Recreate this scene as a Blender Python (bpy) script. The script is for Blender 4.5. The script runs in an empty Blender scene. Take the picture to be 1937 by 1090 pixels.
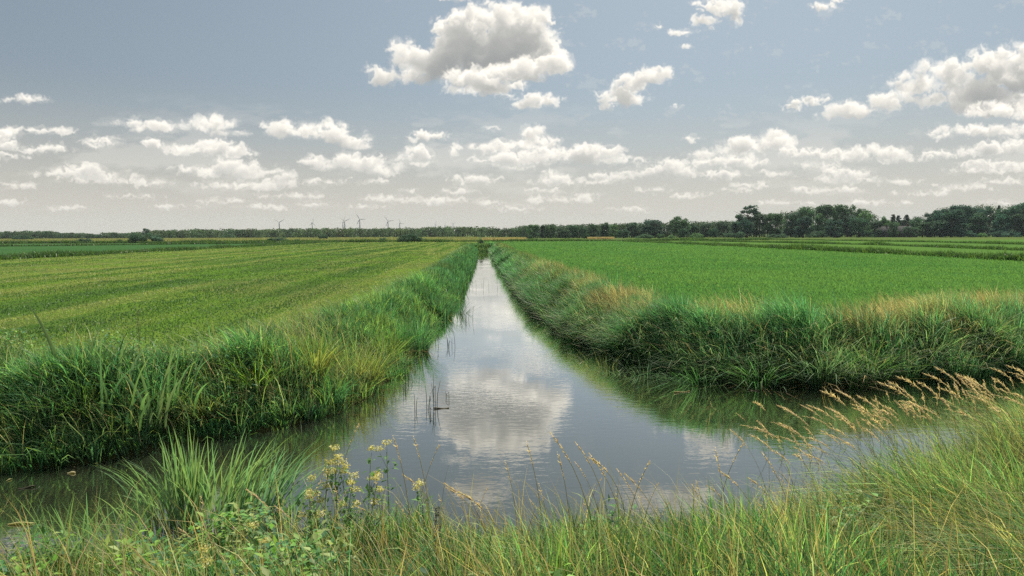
import bpy, math, random
import numpy as np
from mathutils import Vector, Matrix

random.seed(7)
RNG = np.random.default_rng(7)
scene = bpy.context.scene
COL = scene.collection

# ------------------------------------------------------------------ camera
F_PX = 1300.0                      # focal length in pixels of the 1937 px wide photograph
CAM = np.array([0.0, 0.0, 3.0])
YAW, PITCH, ROLL = math.radians(2.44), math.radians(-4.5), math.radians(0.22)
_f = np.array([math.sin(YAW)*math.cos(PITCH), math.cos(YAW)*math.cos(PITCH), math.sin(PITCH)])
_r = np.array([math.cos(YAW), -math.sin(YAW), 0.0])
_u = np.cross(_r, _f)
R_ = _r*math.cos(ROLL) - _u*math.sin(ROLL)
U_ = _u*math.cos(ROLL) + _r*math.sin(ROLL)
cam_data = bpy.data.cameras.new("camera")
cam_data.sensor_width = 36.0
cam_data.lens = 36.0*F_PX/1937.0
cam_data.clip_start = 0.05
cam_data.clip_end = 20000
cam = bpy.data.objects.new("camera", cam_data)
COL.objects.link(cam)
cam.matrix_world = Matrix(((R_[0], U_[0], -_f[0], CAM[0]), (R_[1], U_[1], -_f[1], CAM[1]),
                           (R_[2], U_[2], -_f[2], CAM[2]), (0, 0, 0, 1)))
scene.camera = cam

def ray(px, py):
    return _f + R_*((px-968.5)/F_PX) - U_*((py-545.0)/F_PX)
def ground(px, py, z=0.8):
    d = ray(px, py); t = (z-CAM[2])/d[2]
    return CAM + d*t
def at(px, dist):
    """ground position in the direction of photo column px at forward distance dist"""
    d = ray(px, 441.0)
    return d[0]/d[1]*dist, dist
def z_of(px, py, dist):
    d = ray(px, py)
    return CAM[2] + d[2]/d[1]*dist

# ------------------------------------------------------------------ sun, exposure
SUN_AZ, SUN_EL = math.radians(24.0), math.radians(55.0)      # azimuth clockwise from +Y
sun_data = bpy.data.lights.new("sun", 'SUN')
sun_data.energy = 5.0
sun_data.angle = math.radians(0.6)
sun_data.color = (1.0, 0.91, 0.74)
sun = bpy.data.objects.new("sun", sun_data)
COL.objects.link(sun)
to_sun = Vector((math.sin(SUN_AZ)*math.cos(SUN_EL), math.cos(SUN_AZ)*math.cos(SUN_EL), math.sin(SUN_EL)))
sun.rotation_euler = to_sun.to_track_quat('Z', 'Y').to_euler()
scene.view_settings.view_transform = 'Standard'
scene.view_settings.look = 'None'
scene.view_settings.gamma = 1.0
scene.view_settings.exposure = 0.74
scene.render.engine = 'CYCLES'
scene.cycles.max_bounces = 8
scene.cycles.diffuse_bounces = 3
scene.cycles.glossy_bounces = 3
scene.cycles.transmission_bounces = 4
scene.cycles.transparent_max_bounces = 8
scene.cycles.volume_bounces = 0
scene.cycles.use_denoising = False
scene.cycles.use_adaptive_sampling = False
scene.cycles.sample_clamp_indirect = 4.0
scene.cycles.denoising_input_passes = 'RGB_ALBEDO_NORMAL'
scene.cycles.denoising_prefilter = 'NONE'
scene.cycles.caustics_reflective = False
scene.cycles.caustics_refractive = False

# ------------------------------------------------------------------ clouds (ray-marched in numpy into a direction map of the sky)
S = 1150.0                          # map pixels per unit of tangent (direction x/y, z/y)
U0, U1, V0, V1 = -1.0, 1.0, 0.0, 0.56
MW, MH = int((U1-U0)*S), int((V1-V0)*S)

def band_noise(shape, k, rng):
    w = rng.standard_normal(shape).astype(np.float32)
    fz = np.fft.fftfreq(shape[0])[:, None, None]; fy = np.fft.fftfreq(shape[1])[None, :, None]
    fx = np.fft.rfftfreq(shape[2])[None, None, :]
    r = np.sqrt(fz**2+fy**2+fx**2)+1e-6
    filt = np.exp(-(np.log2(r/k)**2)/0.35)
    o = np.fft.irfftn(np.fft.rfftn(w)*filt, s=shape, axes=(0, 1, 2)).astype(np.float32)
    return o/o.std()

_rc = np.random.default_rng(11)
NS = (96, 160, 192)                 # z, y, x
billow = np.zeros(NS, np.float32); soft = np.zeros(NS, np.float32)
for k, a in ((1/80, 1.0), (1/40, .62), (1/20, .38), (1/10, .22), (1/5, .11)):
    n = band_noise(NS, k, _rc)
    billow += a*(np.abs(n)-0.8)
    soft += a*n
billow /= billow.std(); soft /= soft.std()

CLOUDS = []          # (lobes, softness, opacity)
def C(lobes, softn=1.0, op=1.0, puff=1.0): CLOUDS.append((lobes, softn, op, puff))
# distant low layers first (they lie behind)
for l in [(620,345,50,8),(470,354,50,9),(730,378,52,9),(830,381,80,9),(870,363,42,8),(930,386,30,7),(1070,379,62,9),
          (1104,370,30,7),(1310,372,42,8),(1420,352,42,8),(1390,361,34,6),(1560,362,85,8),(1820,356,62,10),(1750,367,62,7),
          (1860,322,70,10),(1900,345,70,8),(560,372,60,7),(600,388,45,6),(500,392,55,6),(420,380,50,6),(980,396,50,5),(1180,398,60,5),
          (1240,360,35,6),(1480,385,70,6),(1650,385,70,6),(1890,384,60,6),(30,352,40,8),(20,385,50,6),(130,395,45,5),(330,392,50,5),
          (690,392,45,5),(1020,362,40,6),(780,362,20,6),(1130,345,40,6),(700,345,30,5),(1700,345,50,7),(1460,330,50,7),(250,372,45,5)]:
    C([(l[0], l[1], l[2], l[3]*.85)], 1.6, .55, .8)
for l in [(55,190,38,8),(65,249,66,8),(15,276,28,10),(85,283,42,9),(15,296,30,6),(200,341,75,10),(275,346,42,7),(380,322,52,8),
          (330,284,26,10),(290,273,22,8),(192,271,34,11)]:
    C([l], 1.5, .75, .9)
C([(120,330,50,9),(150,326,45,14),(180,336,45,9)])
C([(250,236,55,9),(310,243,70,10),(370,238,40,11),(395,236,36,17),(430,255,35,6)], 1.3, .85)
C([(360,287,28,10),(410,284,55,15),(445,292,36,8)])
C([(450,324,50,20),(500,334,50,13),(420,330,40,11),(520,350,60,10)])
C([(420,353,45,9)], 1.4, .7)
C([(520,239,45,7),(575,248,55,18),(615,252,55,21),(650,266,40,14),(675,280,30,6)])
C([(640,314,45,12),(690,312,50,20),(730,324,35,12),(585,305,28,9)])
C([(820,257,34,9),(795,262,20,7)]); C([(780,285,20,9),(785,298,34,12),(800,310,22,7)], 1.4, .8); C([(860,285,9,18)], 1.6, .6)
C([(925,243,18,4)], 1.3, .8)
C([(925,281,30,9),(955,279,35,13)]); C([(1010,258,22,17),(1025,270,38,14),(1000,274,25,10)])
C([(1000,303,60,14),(1060,295,55,18),(1125,290,50,17),(1160,305,40,10),(965,317,45,8),(900,306,36,6)])
C([(1050,335,26,15),(1040,345,40,9),(1080,348,25,6)]); C([(895,341,40,9)], 1.3)
C([(1170,336,50,8),(1225,328,52,11),(1265,318,50,13),(1295,330,40,12),(1210,305,35,6),(1300,262,18,6)], 1.2)
C([(1370,332,36,9)]); C([(1595,331,45,12),(1590,341,58,8),(1635,341,25,6)])
C([(1320,293,36,9),(1370,288,46,13),(1420,280,46,19),(1470,272,38,20)])
C([(1345,309,40,9),(1395,306,50,11)])
C([(1520,290,50,10),(1575,294,50,9)])
C([(1560,314,60,7),(1620,300,56,13),(1665,290,46,17),(1715,302,50,9)])
C([(1775,294,38,9)])
C([(1845,289,48,12),(1900,284,56,15),(1945,276,46,14)])
C([(1870,314,60,9),(1935,320,50,9)])
C([(1780,258,30,8),(1835,250,60,13),(1900,252,60,12),(1950,244,40,12)], 1.2)
C([(1500,207,22,6),(1530,194,30,9),(1550,187,18,6)])
C([(1575,222,35,11),(1625,209,55,17),(1680,196,50,20),(1740,168,50,26),(1800,142,58,30),(1865,122,62,30),(1920,118,60,32),
   (1960,150,60,34),(1855,178,85,30),(1790,190,70,22),(1900,200,85,26),(1800,170,60,26),(1880,160,70,26)])
C([(1840,215,30,11),(1890,208,60,16),(1940,215,60,16),(1990,205,60,20)])
C([(1228,148,34,17),(1250,140,20,12),(1190,165,34,21),(1155,176,30,10),(1180,188,40,16),(1150,204,16,8)], .9)
C([(1020,195,38,14),(1000,202,25,9),(1040,190,20,11)]); C([(1280,203,8,4)])
C([(1350,12,36,14),(1385,20,28,16),(1392,40,14,11),(1335,42,24,11),(1345,55,8,7)], .9)
C([(1285,63,24,6),(1298,87,9,5)], 1.1, .8); C([(1553,14,25,9),(1590,2,16,5)], 1.2); C([(1247,53,6,5)],1,.7); C([(1420,93,5,4)],1,.7)
C([(860,-4,30,8)])
C([(880,52,45,38),(912,42,40,34),(955,48,48,36),(1000,58,40,38),(1035,92,34,36),(1048,122,30,26),(850,80,38,34),(845,118,40,28),
   (900,105,72,46),(965,100,72,48),(1010,115,55,40),(830,135,40,22),
   (812,128,34,24),(790,112,28,20),(762,95,28,22),(754,118,24,19),(742,145,40,17),(716,146,22,16),(702,132,20,12),(775,146,38,17),(800,150,30,16)], .8, 1.25)
C([(870,160,40,20),(925,150,62,26),(985,140,62,26),(1040,125,34,18),(855,170,24,14),(905,170,32,13),(950,165,40,16)], .85, 1.2)
C([(1042,40,8,6)],1,.7); C([(985,165,16,6),(960,182,20,6)],1.2,.6)
# beyond the photo, so that the water and the light also have a sky around them
for i in range(26):
    x = _rc.uniform(-380, 1937+380); y = _rc.uniform(-260, -40)
    C([(x+_rc.uniform(-30,30), y+_rc.uniform(-10,10), _rc.uniform(25,60), _rc.uniform(14,30)) for _ in range(3)])
for i in range(30):
    x = _rc.choice([_rc.uniform(-380, -30), _rc.uniform(1990, 2330)]); y = _rc.uniform(120, 380); s = (400-y)/200+.3
    C([(x+_rc.uniform(-40,40)*s, y+_rc.uniform(-6,6)*s, _rc.uniform(30,60)*s**.5, _rc.uniform(8,16)*s) for _ in range(4)])

cm_L = np.zeros((MH, MW), np.float32); cm_A = np.zeros((MH, MW), np.float32)
SX, SY, SZ = 0.22, 0.80, 0.56       # towards the sun, seen along the view: right, up, away
def render_cloud(idx, lobes, softn, op, puff):
    k = S/F_PX
    L = []
    for (cx, cy, rx, ry) in lobes:
        d = ray(cx, cy); L.append(((d[0]/d[1]-U0)*S, (d[2]/d[1]-V0)*S, rx*k, ry*k))
    L = np.array(L)
    ryM = L[:, 3].max()
    pad = 4 + 0.75*ryM
    x0 = int((L[:, 0]-L[:, 2]).min()-pad*1.3); x1 = int((L[:, 0]+L[:, 2]).max()+pad*1.3)
    y0 = int((L[:, 1]-L[:, 3]).min()-pad); y1 = int((L[:, 1]+L[:, 3]).max()+pad)
    x0c, x1c, y0c, y1c = max(x0, 0), min(x1, MW), max(y0, 0), min(y1, MH)
    if x1c-x0c < 4 or y1c-y0c < 4: return
    rz = ryM*1.75
    dz = max(1.0, rz*2.2/56.0)
    nz = int(rz*2.2/dz)
    X = np.arange(x0c, x1c, dtype=np.float32)[None, None, :]; Y = np.arange(y0c, y1c, dtype=np.float32)[None, :, None]
    Z = ((np.arange(nz, dtype=np.float32)-nz/2+.5)*dz)[:, None, None]
    Fd = np.full((nz, y1c-y0c, x1c-x0c), -99.0, np.float32); Rl = np.full_like(Fd, 1.0)
    for j, (cx, cy, rx, ry) in enumerate(L):
        zc = (((j*7919) % 13)/13.0-.5)*ry*.7
        dy = (Y-cy); dy = np.where(dy < 0, dy*1.45, dy)
        q = np.sqrt(((X-cx)/rx)**2+(dy/ry)**2+((Z-zc)/(ry*1.05))**2)
        f = (1-q)*ry; f = np.where(f < 0, f*1.5, f)
        Rl = np.where(f > Fd, ry, Rl)
        kk = .45*min(ry, 16.); hh_ = np.clip(.5+.5*(f-Fd)/kk, 0, 1); Fd = Fd*(1-hh_)+f*hh_+kk*hh_*(1-hh_)
    sc = float(np.clip(24.0/ryM, .95, 2.4))                  # detail follows the size of the cloud
    iz = (np.arange(nz)*dz*sc+idx*37).astype(int) % NS[0]
    iy = (np.arange(y0c, y1c)*sc+idx*53).astype(int) % NS[1]
    ix = (np.arange(x0c, x1c)*sc*.92+idx*71).astype(int) % NS[2]
    ixn = np.ix_(iz, iy, ix)
    A = .46*np.minimum(Rl, 24)*puff
    edge = np.clip(1+Fd/(.75*Rl), 0, 1)
    Fd += A*(np.clip(billow[ixn], -2.2, 2.4)*.82 + np.clip(soft[ixn], -2, 2)*.42*softn)
    wisp = np.clip(.75+.5*soft[np.ix_((iz*2) % NS[0], (iy*2) % NS[1], (ix*2) % NS[2])], .05, 1.3)
    D = np.clip((Fd+.5)/(2.0+.42*np.minimum(Rl, 22)*softn), 0, 1)*np.clip(edge*1.5, 0, 1)
    D = D*(D*(1-.5*(1-D))+(1-D)*.6*wisp)
    sig = op*(2.6+1.4*min(ryM, 30)/30)/min(ryM, 26)
    # optical depth towards the sun, swept from the top row down
    tau = np.zeros_like(D)
    sx, sz = SX/SY, SZ/SY/dz
    fx, fz = int(math.floor(sx)), int(math.floor(sz))
    ax, az = sx-fx, sz-fz
    def sh(a, ox, oz):
        o = np.zeros_like(a); nzz, nxx = a.shape
        if oz < nzz and ox < nxx:
            o[:nzz-oz or None, :nxx-ox or None] = a[oz:, ox:]
        return o
    ny = D.shape[1]
    for r in range(ny-2, -1, -1):
        s = tau[:, r+1]+D[:, r+1]
        tau[:, r] = ((1-ax)*(1-az)*sh(s, fx, fz)+ax*(1-az)*sh(s, fx+1, fz)+(1-ax)*az*sh(s, fx, fz+1)+ax*az*sh(s, fx+1, fz+1))
    tau *= sig/SY
    hgt = np.clip((Y-y0c)/max(1, y1c-y0c), 0, 1)
    Lum = .74*np.exp(-tau*.46)+.42*np.exp(-tau*.085)+.06+.12*hgt
    ext = D*sig*dz
    T = np.exp(-(np.cumsum(ext, 0)-ext))
    w = T*(1-np.exp(-ext))
    a = w.sum(0); l = (w*Lum).sum(0)
    sl = np.s_[y0c:y1c, x0c:x1c]
    a = np.minimum(a*1.0, 1)
    cm_L[sl] = cm_L[sl]*(1-a)+l
    cm_A[sl] = cm_A[sl]*(1-a)+a
for i, (lobes, s_, o_, p_) in enumerate(CLOUDS):
    render_cloud(i, lobes, s_, o_, p_)
# torn, wispy edges: a turbulent warp of the whole map, then thin veils between the clouds
def tile2(k, seed, n=512, asp=1.0):
    q = np.random.default_rng(seed).standard_normal((n, n)).astype(np.float32)
    fy = np.fft.fftfreq(n)[:, None];  fx = np.fft.rfftfreq(n)[None, :]*asp; rr2 = np.sqrt(fx**2+fy**2)+1e-6
    o = np.fft.irfft2(np.fft.rfft2(q)*np.exp(-(np.log2(rr2/k)**2)/.4), s=(n, n)); return (o/o.std()).astype(np.float32)
def field2(sc, seed, asp=1.0):
    t_ = sum(a*tile2(k, seed+i, asp=asp) for i, (k, a) in enumerate(sc)); return np.tile(t_, (MH//512+1, MW//512+1))[:MH, :MW]
wx_ = field2([(1/40, 2.2), (1/18, 1.5), (1/9, .8), (1/5, .3)], 50); wy_ = field2([(1/40, 1.6), (1/18, 1.1), (1/9, .6), (1/5, .25)], 60)
jj, ii = np.mgrid[0:MH, 0:MW]
def warp(a, k):
    x = np.clip(ii+wx_*k, 0, MW-1.01); y = np.clip(jj+wy_*k, 0, MH-1.01); xi = x.astype(int); yi = y.astype(int); fx = x-xi; fy = y-yi
    return (a[yi, xi]*(1-fx)+a[yi, xi+1]*fx)*(1-fy)+(a[yi+1, xi]*(1-fx)+a[yi+1, xi+1]*fx)*fy
cm_L, cm_A = (warp(cm_L, 1.0)*.8+warp(cm_L, -1.5)*.2).astype(np.float32), (warp(cm_A, 1.0)*.8+warp(cm_A, -1.5)*.2).astype(np.float32)
vrow = (jj/S+V0)
vn = field2([(1/160, 1.0), (1/70, .7), (1/30, .45), (1/12, .25), (1/6, .12)], 70, 3.2)
veil = np.clip((vn-.15)*.23, 0, .36)*np.clip(1-np.abs(vrow-.10)/.10, 0, 1)
vn2 = field2([(1/60, 1.0), (1/28, .7), (1/12, .5), (1/6, .3)], 80, 1.6)
veil = np.maximum(veil, np.clip((vn2-1.7)*.10, 0, .12)*np.clip((ii/S+U0+.2)/.3, 0, 1)*np.clip((vrow-.08)/.1, 0, 1))
cm_L = cm_L+(1-cm_A)*veil*.84; cm_A = cm_A+(1-cm_A)*veil
buf = np.zeros((MH, MW, 4), np.float32)
buf[..., 0] = cm_L; buf[..., 1] = cm_A; buf[..., 3] = 1
cloud_img = bpy.data.images.new("cloud_map", MW, MH, float_buffer=True, is_data=True)
cloud_img.pixels.foreach_set(buf.ravel())
cloud_img.update()
del buf, billow, soft

# ------------------------------------------------------------------ world
world = bpy.data.worlds.new("World")
scene.world = world
world.use_nodes = True
nt = world.node_tree
nt.nodes.clear()
def N(tree, t, **kw):
    n = tree.nodes.new(t)
    for k, v in kw.items(): setattr(n, k, v)
    return n
def math_node(tree, op, a, b=None, clamp=False):
    n = tree.nodes.new('ShaderNodeMath'); n.operation = op; n.use_clamp = clamp
    for i, v in enumerate((a, b)):
        if v is None: continue
        if isinstance(v, (int, float)): n.inputs[i].default_value = v
        else: tree.links.new(v, n.inputs[i])
    return n.outputs[0]
def mix_col(tree, fac, a, b, mode='MIX'):
    n = tree.nodes.new('ShaderNodeMix'); n.data_type = 'RGBA'; n.blend_type = mode; n.clamp_factor = True
    for s, v in ((n.inputs['Factor'], fac), (n.inputs[6], a), (n.inputs[7], b)):
        if isinstance(v, (int, float)): s.default_value = v
        elif isinstance(v, tuple): s.default_value = (*v, 1)[:4]
        else: tree.links.new(v, s)
    return n.outputs[2]
SKY_STRENGTH = 0.12
sky = N(nt, 'ShaderNodeTexSky', sky_type='NISHITA', sun_disc=False)
sky.sun_elevation = SUN_EL; sky.sun_rotation = SUN_AZ
sky.altitude = 0; sky.air_density = 1.0; sky.dust_density = 2.5; sky.ozone_density = 1.0
hs = N(nt, 'ShaderNodeHueSaturation'); hs.inputs['Saturation'].default_value = .40; hs.inputs['Value'].default_value = .35
nt.links.new(sky.outputs[0], hs.inputs['Color'])
tc = N(nt, 'ShaderNodeTexCoord'); sp = N(nt, 'ShaderNodeSeparateXYZ')
nt.links.new(tc.outputs['Generated'], sp.inputs[0])
ysafe = math_node(nt, 'MAXIMUM', sp.outputs['Y'], .02)
uu = math_node(nt, 'DIVIDE', sp.outputs['X'], ysafe); vv = math_node(nt, 'DIVIDE', sp.outputs['Z'], ysafe)
tu = math_node(nt, 'DIVIDE', math_node(nt, 'SUBTRACT', uu, U0), U1-U0)
tv = math_node(nt, 'DIVIDE', math_node(nt, 'SUBTRACT', vv, V0), V1-V0)
cb = N(nt, 'ShaderNodeCombineXYZ'); nt.links.new(tu, cb.inputs[0]); nt.links.new(tv, cb.inputs[1])
ti = N(nt, 'ShaderNodeTexImage', image=cloud_img, extension='CLIP', interpolation='Cubic')
nt.links.new(cb.outputs[0], ti.inputs[0])
spc = N(nt, 'ShaderNodeSeparateColor'); nt.links.new(ti.outputs['Color'], spc.inputs[0])
front = math_node(nt, 'GREATER_THAN', sp.outputs['Y'], .05)
elev = math_node(nt, 'MULTIPLY', vv, 1.0)
# far air: the lower sky is milky and warm
hz = N(nt, 'ShaderNodeMapRange'); hz.interpolation_type = 'SMOOTHSTEP'
nt.links.new(sp.outputs['Z'], hz.inputs['Value'])
for i, v in ((1, -.02), (2, .21), (3, .92), (4, .0)): hz.inputs[i].default_value = v
HAZE = (3.62, 3.36, 2.92)
base = mix_col(nt, hz.outputs[0], mix_col(nt, 1.0, hs.outputs[0], (.84, .975, 1.05), 'MULTIPLY'), HAZE)
# clouds fade into that air towards the horizon
cf = N(nt, 'ShaderNodeMapRange'); nt.links.new(sp.outputs['Z'], cf.inputs['Value'])
for i, v in ((1, .0), (2, .12), (3, .50), (4, 1.0)): cf.inputs[i].default_value = v
alpha = math_node(nt, 'MULTIPLY', math_node(nt, 'MULTIPLY', spc.outputs[1], front), cf.outputs[0])
lum = math_node(nt, 'DIVIDE', spc.outputs[0], math_node(nt, 'MAXIMUM', spc.outputs[1], .004))
ramp = N(nt, 'ShaderNodeMix', data_type='RGBA'); ramp.clamp_factor = True
nt.links.new(math_node(nt, 'SUBTRACT', math_node(nt, 'MULTIPLY', lum, .95), .08, True), ramp.inputs['Factor'])
ramp.inputs[6].default_value = (1.2, 1.32, 1.38, 1); ramp.inputs[7].default_value = (5.9, 5.6, 5.05, 1)
cl = mix_col(nt, alpha, base, ramp.outputs[2])
# unseen bright broken clouds overhead and behind the camera, added to raise fill light
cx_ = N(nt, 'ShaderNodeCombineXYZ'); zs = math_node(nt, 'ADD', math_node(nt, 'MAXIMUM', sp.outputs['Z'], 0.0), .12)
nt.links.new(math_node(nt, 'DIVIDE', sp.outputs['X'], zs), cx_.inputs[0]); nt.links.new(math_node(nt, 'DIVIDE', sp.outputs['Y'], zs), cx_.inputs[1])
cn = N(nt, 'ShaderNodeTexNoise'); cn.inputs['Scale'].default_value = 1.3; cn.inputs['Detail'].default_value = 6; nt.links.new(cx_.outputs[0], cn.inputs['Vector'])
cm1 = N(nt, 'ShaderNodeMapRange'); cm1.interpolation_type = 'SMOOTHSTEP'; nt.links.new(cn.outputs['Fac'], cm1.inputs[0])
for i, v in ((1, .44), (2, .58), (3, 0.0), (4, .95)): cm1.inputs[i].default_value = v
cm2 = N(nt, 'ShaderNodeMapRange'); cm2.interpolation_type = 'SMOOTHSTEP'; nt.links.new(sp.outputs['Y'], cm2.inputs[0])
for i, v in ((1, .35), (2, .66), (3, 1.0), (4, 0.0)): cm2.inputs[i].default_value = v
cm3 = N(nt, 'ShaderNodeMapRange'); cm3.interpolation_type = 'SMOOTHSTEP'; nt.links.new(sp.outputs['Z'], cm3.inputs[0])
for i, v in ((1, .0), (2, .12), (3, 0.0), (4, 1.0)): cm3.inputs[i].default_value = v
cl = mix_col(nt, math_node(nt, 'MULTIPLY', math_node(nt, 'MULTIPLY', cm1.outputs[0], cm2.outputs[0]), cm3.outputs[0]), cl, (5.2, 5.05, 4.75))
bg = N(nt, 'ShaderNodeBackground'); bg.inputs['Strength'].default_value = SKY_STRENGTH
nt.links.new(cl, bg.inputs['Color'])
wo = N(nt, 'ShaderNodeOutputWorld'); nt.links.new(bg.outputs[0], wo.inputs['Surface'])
world.cycles.sampling_method = 'MANUAL'; world.cycles.sample_map_resolution = 1024

# ------------------------------------------------------------------ helpers
def tag(o, label=None, cat=None, group=None, kind=None):
    if label: o['label'] = label
    if cat: o['category'] = cat
    if group: o['group'] = group
    if kind: o['kind'] = kind
    return o
def empty(name, loc, rz=0.0, s=1.0):
    o = bpy.data.objects.new(name, None); COL.objects.link(o)
    o.location = loc; o.rotation_euler = (0, 0, rz); o.scale = (s, s, s); o.empty_display_size = .1
    return o
def copy_tree(o, parent=None):
    c = o.copy(); COL.objects.link(c)
    if parent: c.parent = parent
    for ch in o.children: copy_tree(ch, c)
    return c
def link_mesh(name, me, mat=None, parent=None):
    o = bpy.data.objects.new(name, me); COL.objects.link(o)
    if mat: me.materials.append(mat)
    if parent: o.parent = parent
    return o
def np_mesh(name, V, loops, starts, cols=None, smooth=False):
    me = bpy.data.meshes.new(name)
    V = np.ascontiguousarray(V, np.float32).reshape(-1, 3)
    me.vertices.add(len(V)); me.vertices.foreach_set('co', V.ravel())
    me.loops.add(len(loops)); me.loops.foreach_set('vertex_index', np.ascontiguousarray(loops, np.int32))
    me.polygons.add(len(starts)); me.polygons.foreach_set('loop_start', np.ascontiguousarray(starts, np.int32))
    if smooth: me.polygons.foreach_set('use_smooth', np.ones(len(starts), bool))
    me.update(calc_edges=True)
    if cols is not None:
        a = me.attributes.new('Col', 'FLOAT_COLOR', 'POINT')
        c = np.ones((len(V), 4), np.float32); c[:, :3] = cols
        a.data.foreach_set('color', c.ravel())
    return me
class Geo:
    """collects polygons for one mesh"""
    def __init__(s): s.V = []; s.L = []; s.S = []; s.Cc = []; s.n = 0; s.nl = 0
    def add(s, V, loops, starts, cols):
        V = np.asarray(V, np.float32).reshape(-1, 3)
        s.V.append(V); s.L.append(np.asarray(loops).ravel()+s.n); s.S.append(np.asarray(starts).ravel()+s.nl)
        c = np.empty((len(V), 3), np.float32); c[:] = cols
        s.Cc.append(c); s.n += len(V); s.nl += np.asarray(loops).size
    def mesh(s, name, smooth=False):
        return np_mesh(name, np.concatenate(s.V), np.concatenate(s.L), np.concatenate(s.S), np.concatenate(s.Cc), smooth)
def tube(geo, pts, rad, col, n=5, cap=True):
    pts = np.asarray(pts, float); m = len(pts)
    rad = np.broadcast_to(np.asarray(rad, float), (m,))
    tan = np.gradient(pts, axis=0); tan /= np.linalg.norm(tan, axis=1)[:, None]+1e-9
    ref = np.array([0, 0, 1.0]) if abs(tan[0][2]) < .9 else np.array([1.0, 0, 0])
    V = []
    for p, t, r in zip(pts, tan, rad):
        a = np.cross(t, ref); a /= np.linalg.norm(a)+1e-9; b = np.cross(t, a)
        for k in range(n):
            th = 2*math.pi*k/n; V.append(p+r*(math.cos(th)*a+math.sin(th)*b))
    loops, starts, c = [], [], 0
    for i in range(m-1):
        for k in range(n):
            loops += [i*n+k, i*n+(k+1) % n, (i+1)*n+(k+1) % n, (i+1)*n+k]; starts.append(c); c += 4
    if cap:
        loops += list(range((m-1)*n, m*n)); starts.append(c); c += n
        loops += list(range(n-1, -1, -1)); starts.append(c); c += n
    geo.add(V, loops, starts, col)
def box(geo, lo, hi, col=(1, 1, 1)):
    x0, y0, z0 = lo; x1, y1, z1 = hi
    V = [(x0,y0,z0),(x1,y0,z0),(x1,y1,z0),(x0,y1,z0),(x0,y0,z1),(x1,y0,z1),(x1,y1,z1),(x0,y1,z1)]
    geo.add(V, [0,3,2,1,4,5,6,7,0,1,5,4,1,2,6,5,2,3,7,6,3,0,4,7], np.arange(6)*4, col)

def vnoise(x, y, scale, seed):
    """smooth value noise in 0..1"""
    r = np.random.default_rng(seed); T = r.random((128, 128)).astype(np.float32)
    x = np.asarray(x, float)/scale; y = np.asarray(y, float)/scale
    xi = np.floor(x).astype(int); yi = np.floor(y).astype(int); fx = x-xi; fy = y-yi
    fx = fx*fx*(3-2*fx); fy = fy*fy*(3-2*fy)
    g = lambda a, b: T[a % 128, b % 128]
    return (g(xi, yi)*(1-fx)+g(xi+1, yi)*fx)*(1-fy)+(g(xi, yi+1)*(1-fx)+g(xi+1, yi+1)*fx)*fy

# ------------------------------------------------------------------ materials
def leaf_mat(name, transl=.35, rough=.55, spec=.25, objcol=False):
    m = bpy.data.materials.new(name); m.use_nodes = True; t = m.node_tree; t.nodes.clear()
    at_ = N(t, 'ShaderNodeAttribute', attribute_name='Col')
    c = at_.outputs['Color']
    if objcol:
        oi = N(t, 'ShaderNodeObjectInfo'); c = mix_col(t, 1.0, c, oi.outputs['Color'], 'MULTIPLY')
    p = N(t, 'ShaderNodeBsdfPrincipled'); p.inputs['Roughness'].default_value = rough
    p.inputs['Specular IOR Level'].default_value = spec
    t.links.new(c, p.inputs['Base Color'])
    tr = N(t, 'ShaderNodeBsdfTranslucent'); t.links.new(mix_col(t, 1.0, c, (1.14, 1.15, .74), 'MULTIPLY'), tr.inputs['Color'])
    mx = N(t, 'ShaderNodeMixShader'); mx.inputs[0].default_value = transl
    t.links.new(p.outputs[0], mx.inputs[1]); t.links.new(tr.outputs[0], mx.inputs[2])
    o = N(t, 'ShaderNodeOutputMaterial'); t.links.new(mx.outputs[0], o.inputs[0])
    return m
def plain_mat(name, col, rough=.7, noise=.15, scale=6.0, spec=.3):
    m = bpy.data.materials.new(name); m.use_nodes = True; t = m.node_tree
    p = t.nodes['Principled BSDF']; p.inputs['Roughness'].default_value = rough; p.inputs['Specular IOR Level'].default_value = spec
    tcn = N(t, 'ShaderNodeTexCoord'); nz = N(t, 'ShaderNodeTexNoise'); nz.inputs['Scale'].default_value = scale; nz.inputs['Detail'].default_value = 5
    t.links.new(tcn.outputs['Object'], nz.inputs['Vector'])
    k = mix_col(t, nz.outputs['Fac'], tuple(c*(1-noise*2) for c in col), tuple(min(1, c*(1+noise*2)) for c in col))
    t.links.new(k, p.inputs['Base Color'])
    return m
M_GRASS = leaf_mat('grass_blades', .50, .5, .35)
M_LEAF = leaf_mat('weed_leaves', .48)
M_CROWN = leaf_mat('tree_leaves', .36, .8, .05, objcol=True)
M_DRY = leaf_mat('dry_grass', .45, .6, .2)
M_STEM = leaf_mat('green_stem', .15)
M_BARK = plain_mat('bark', (.07, .055, .04), .9)
M_TURB = plain_mat('turbine_paint', (.20, .21, .23), .5, .04)

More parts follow.
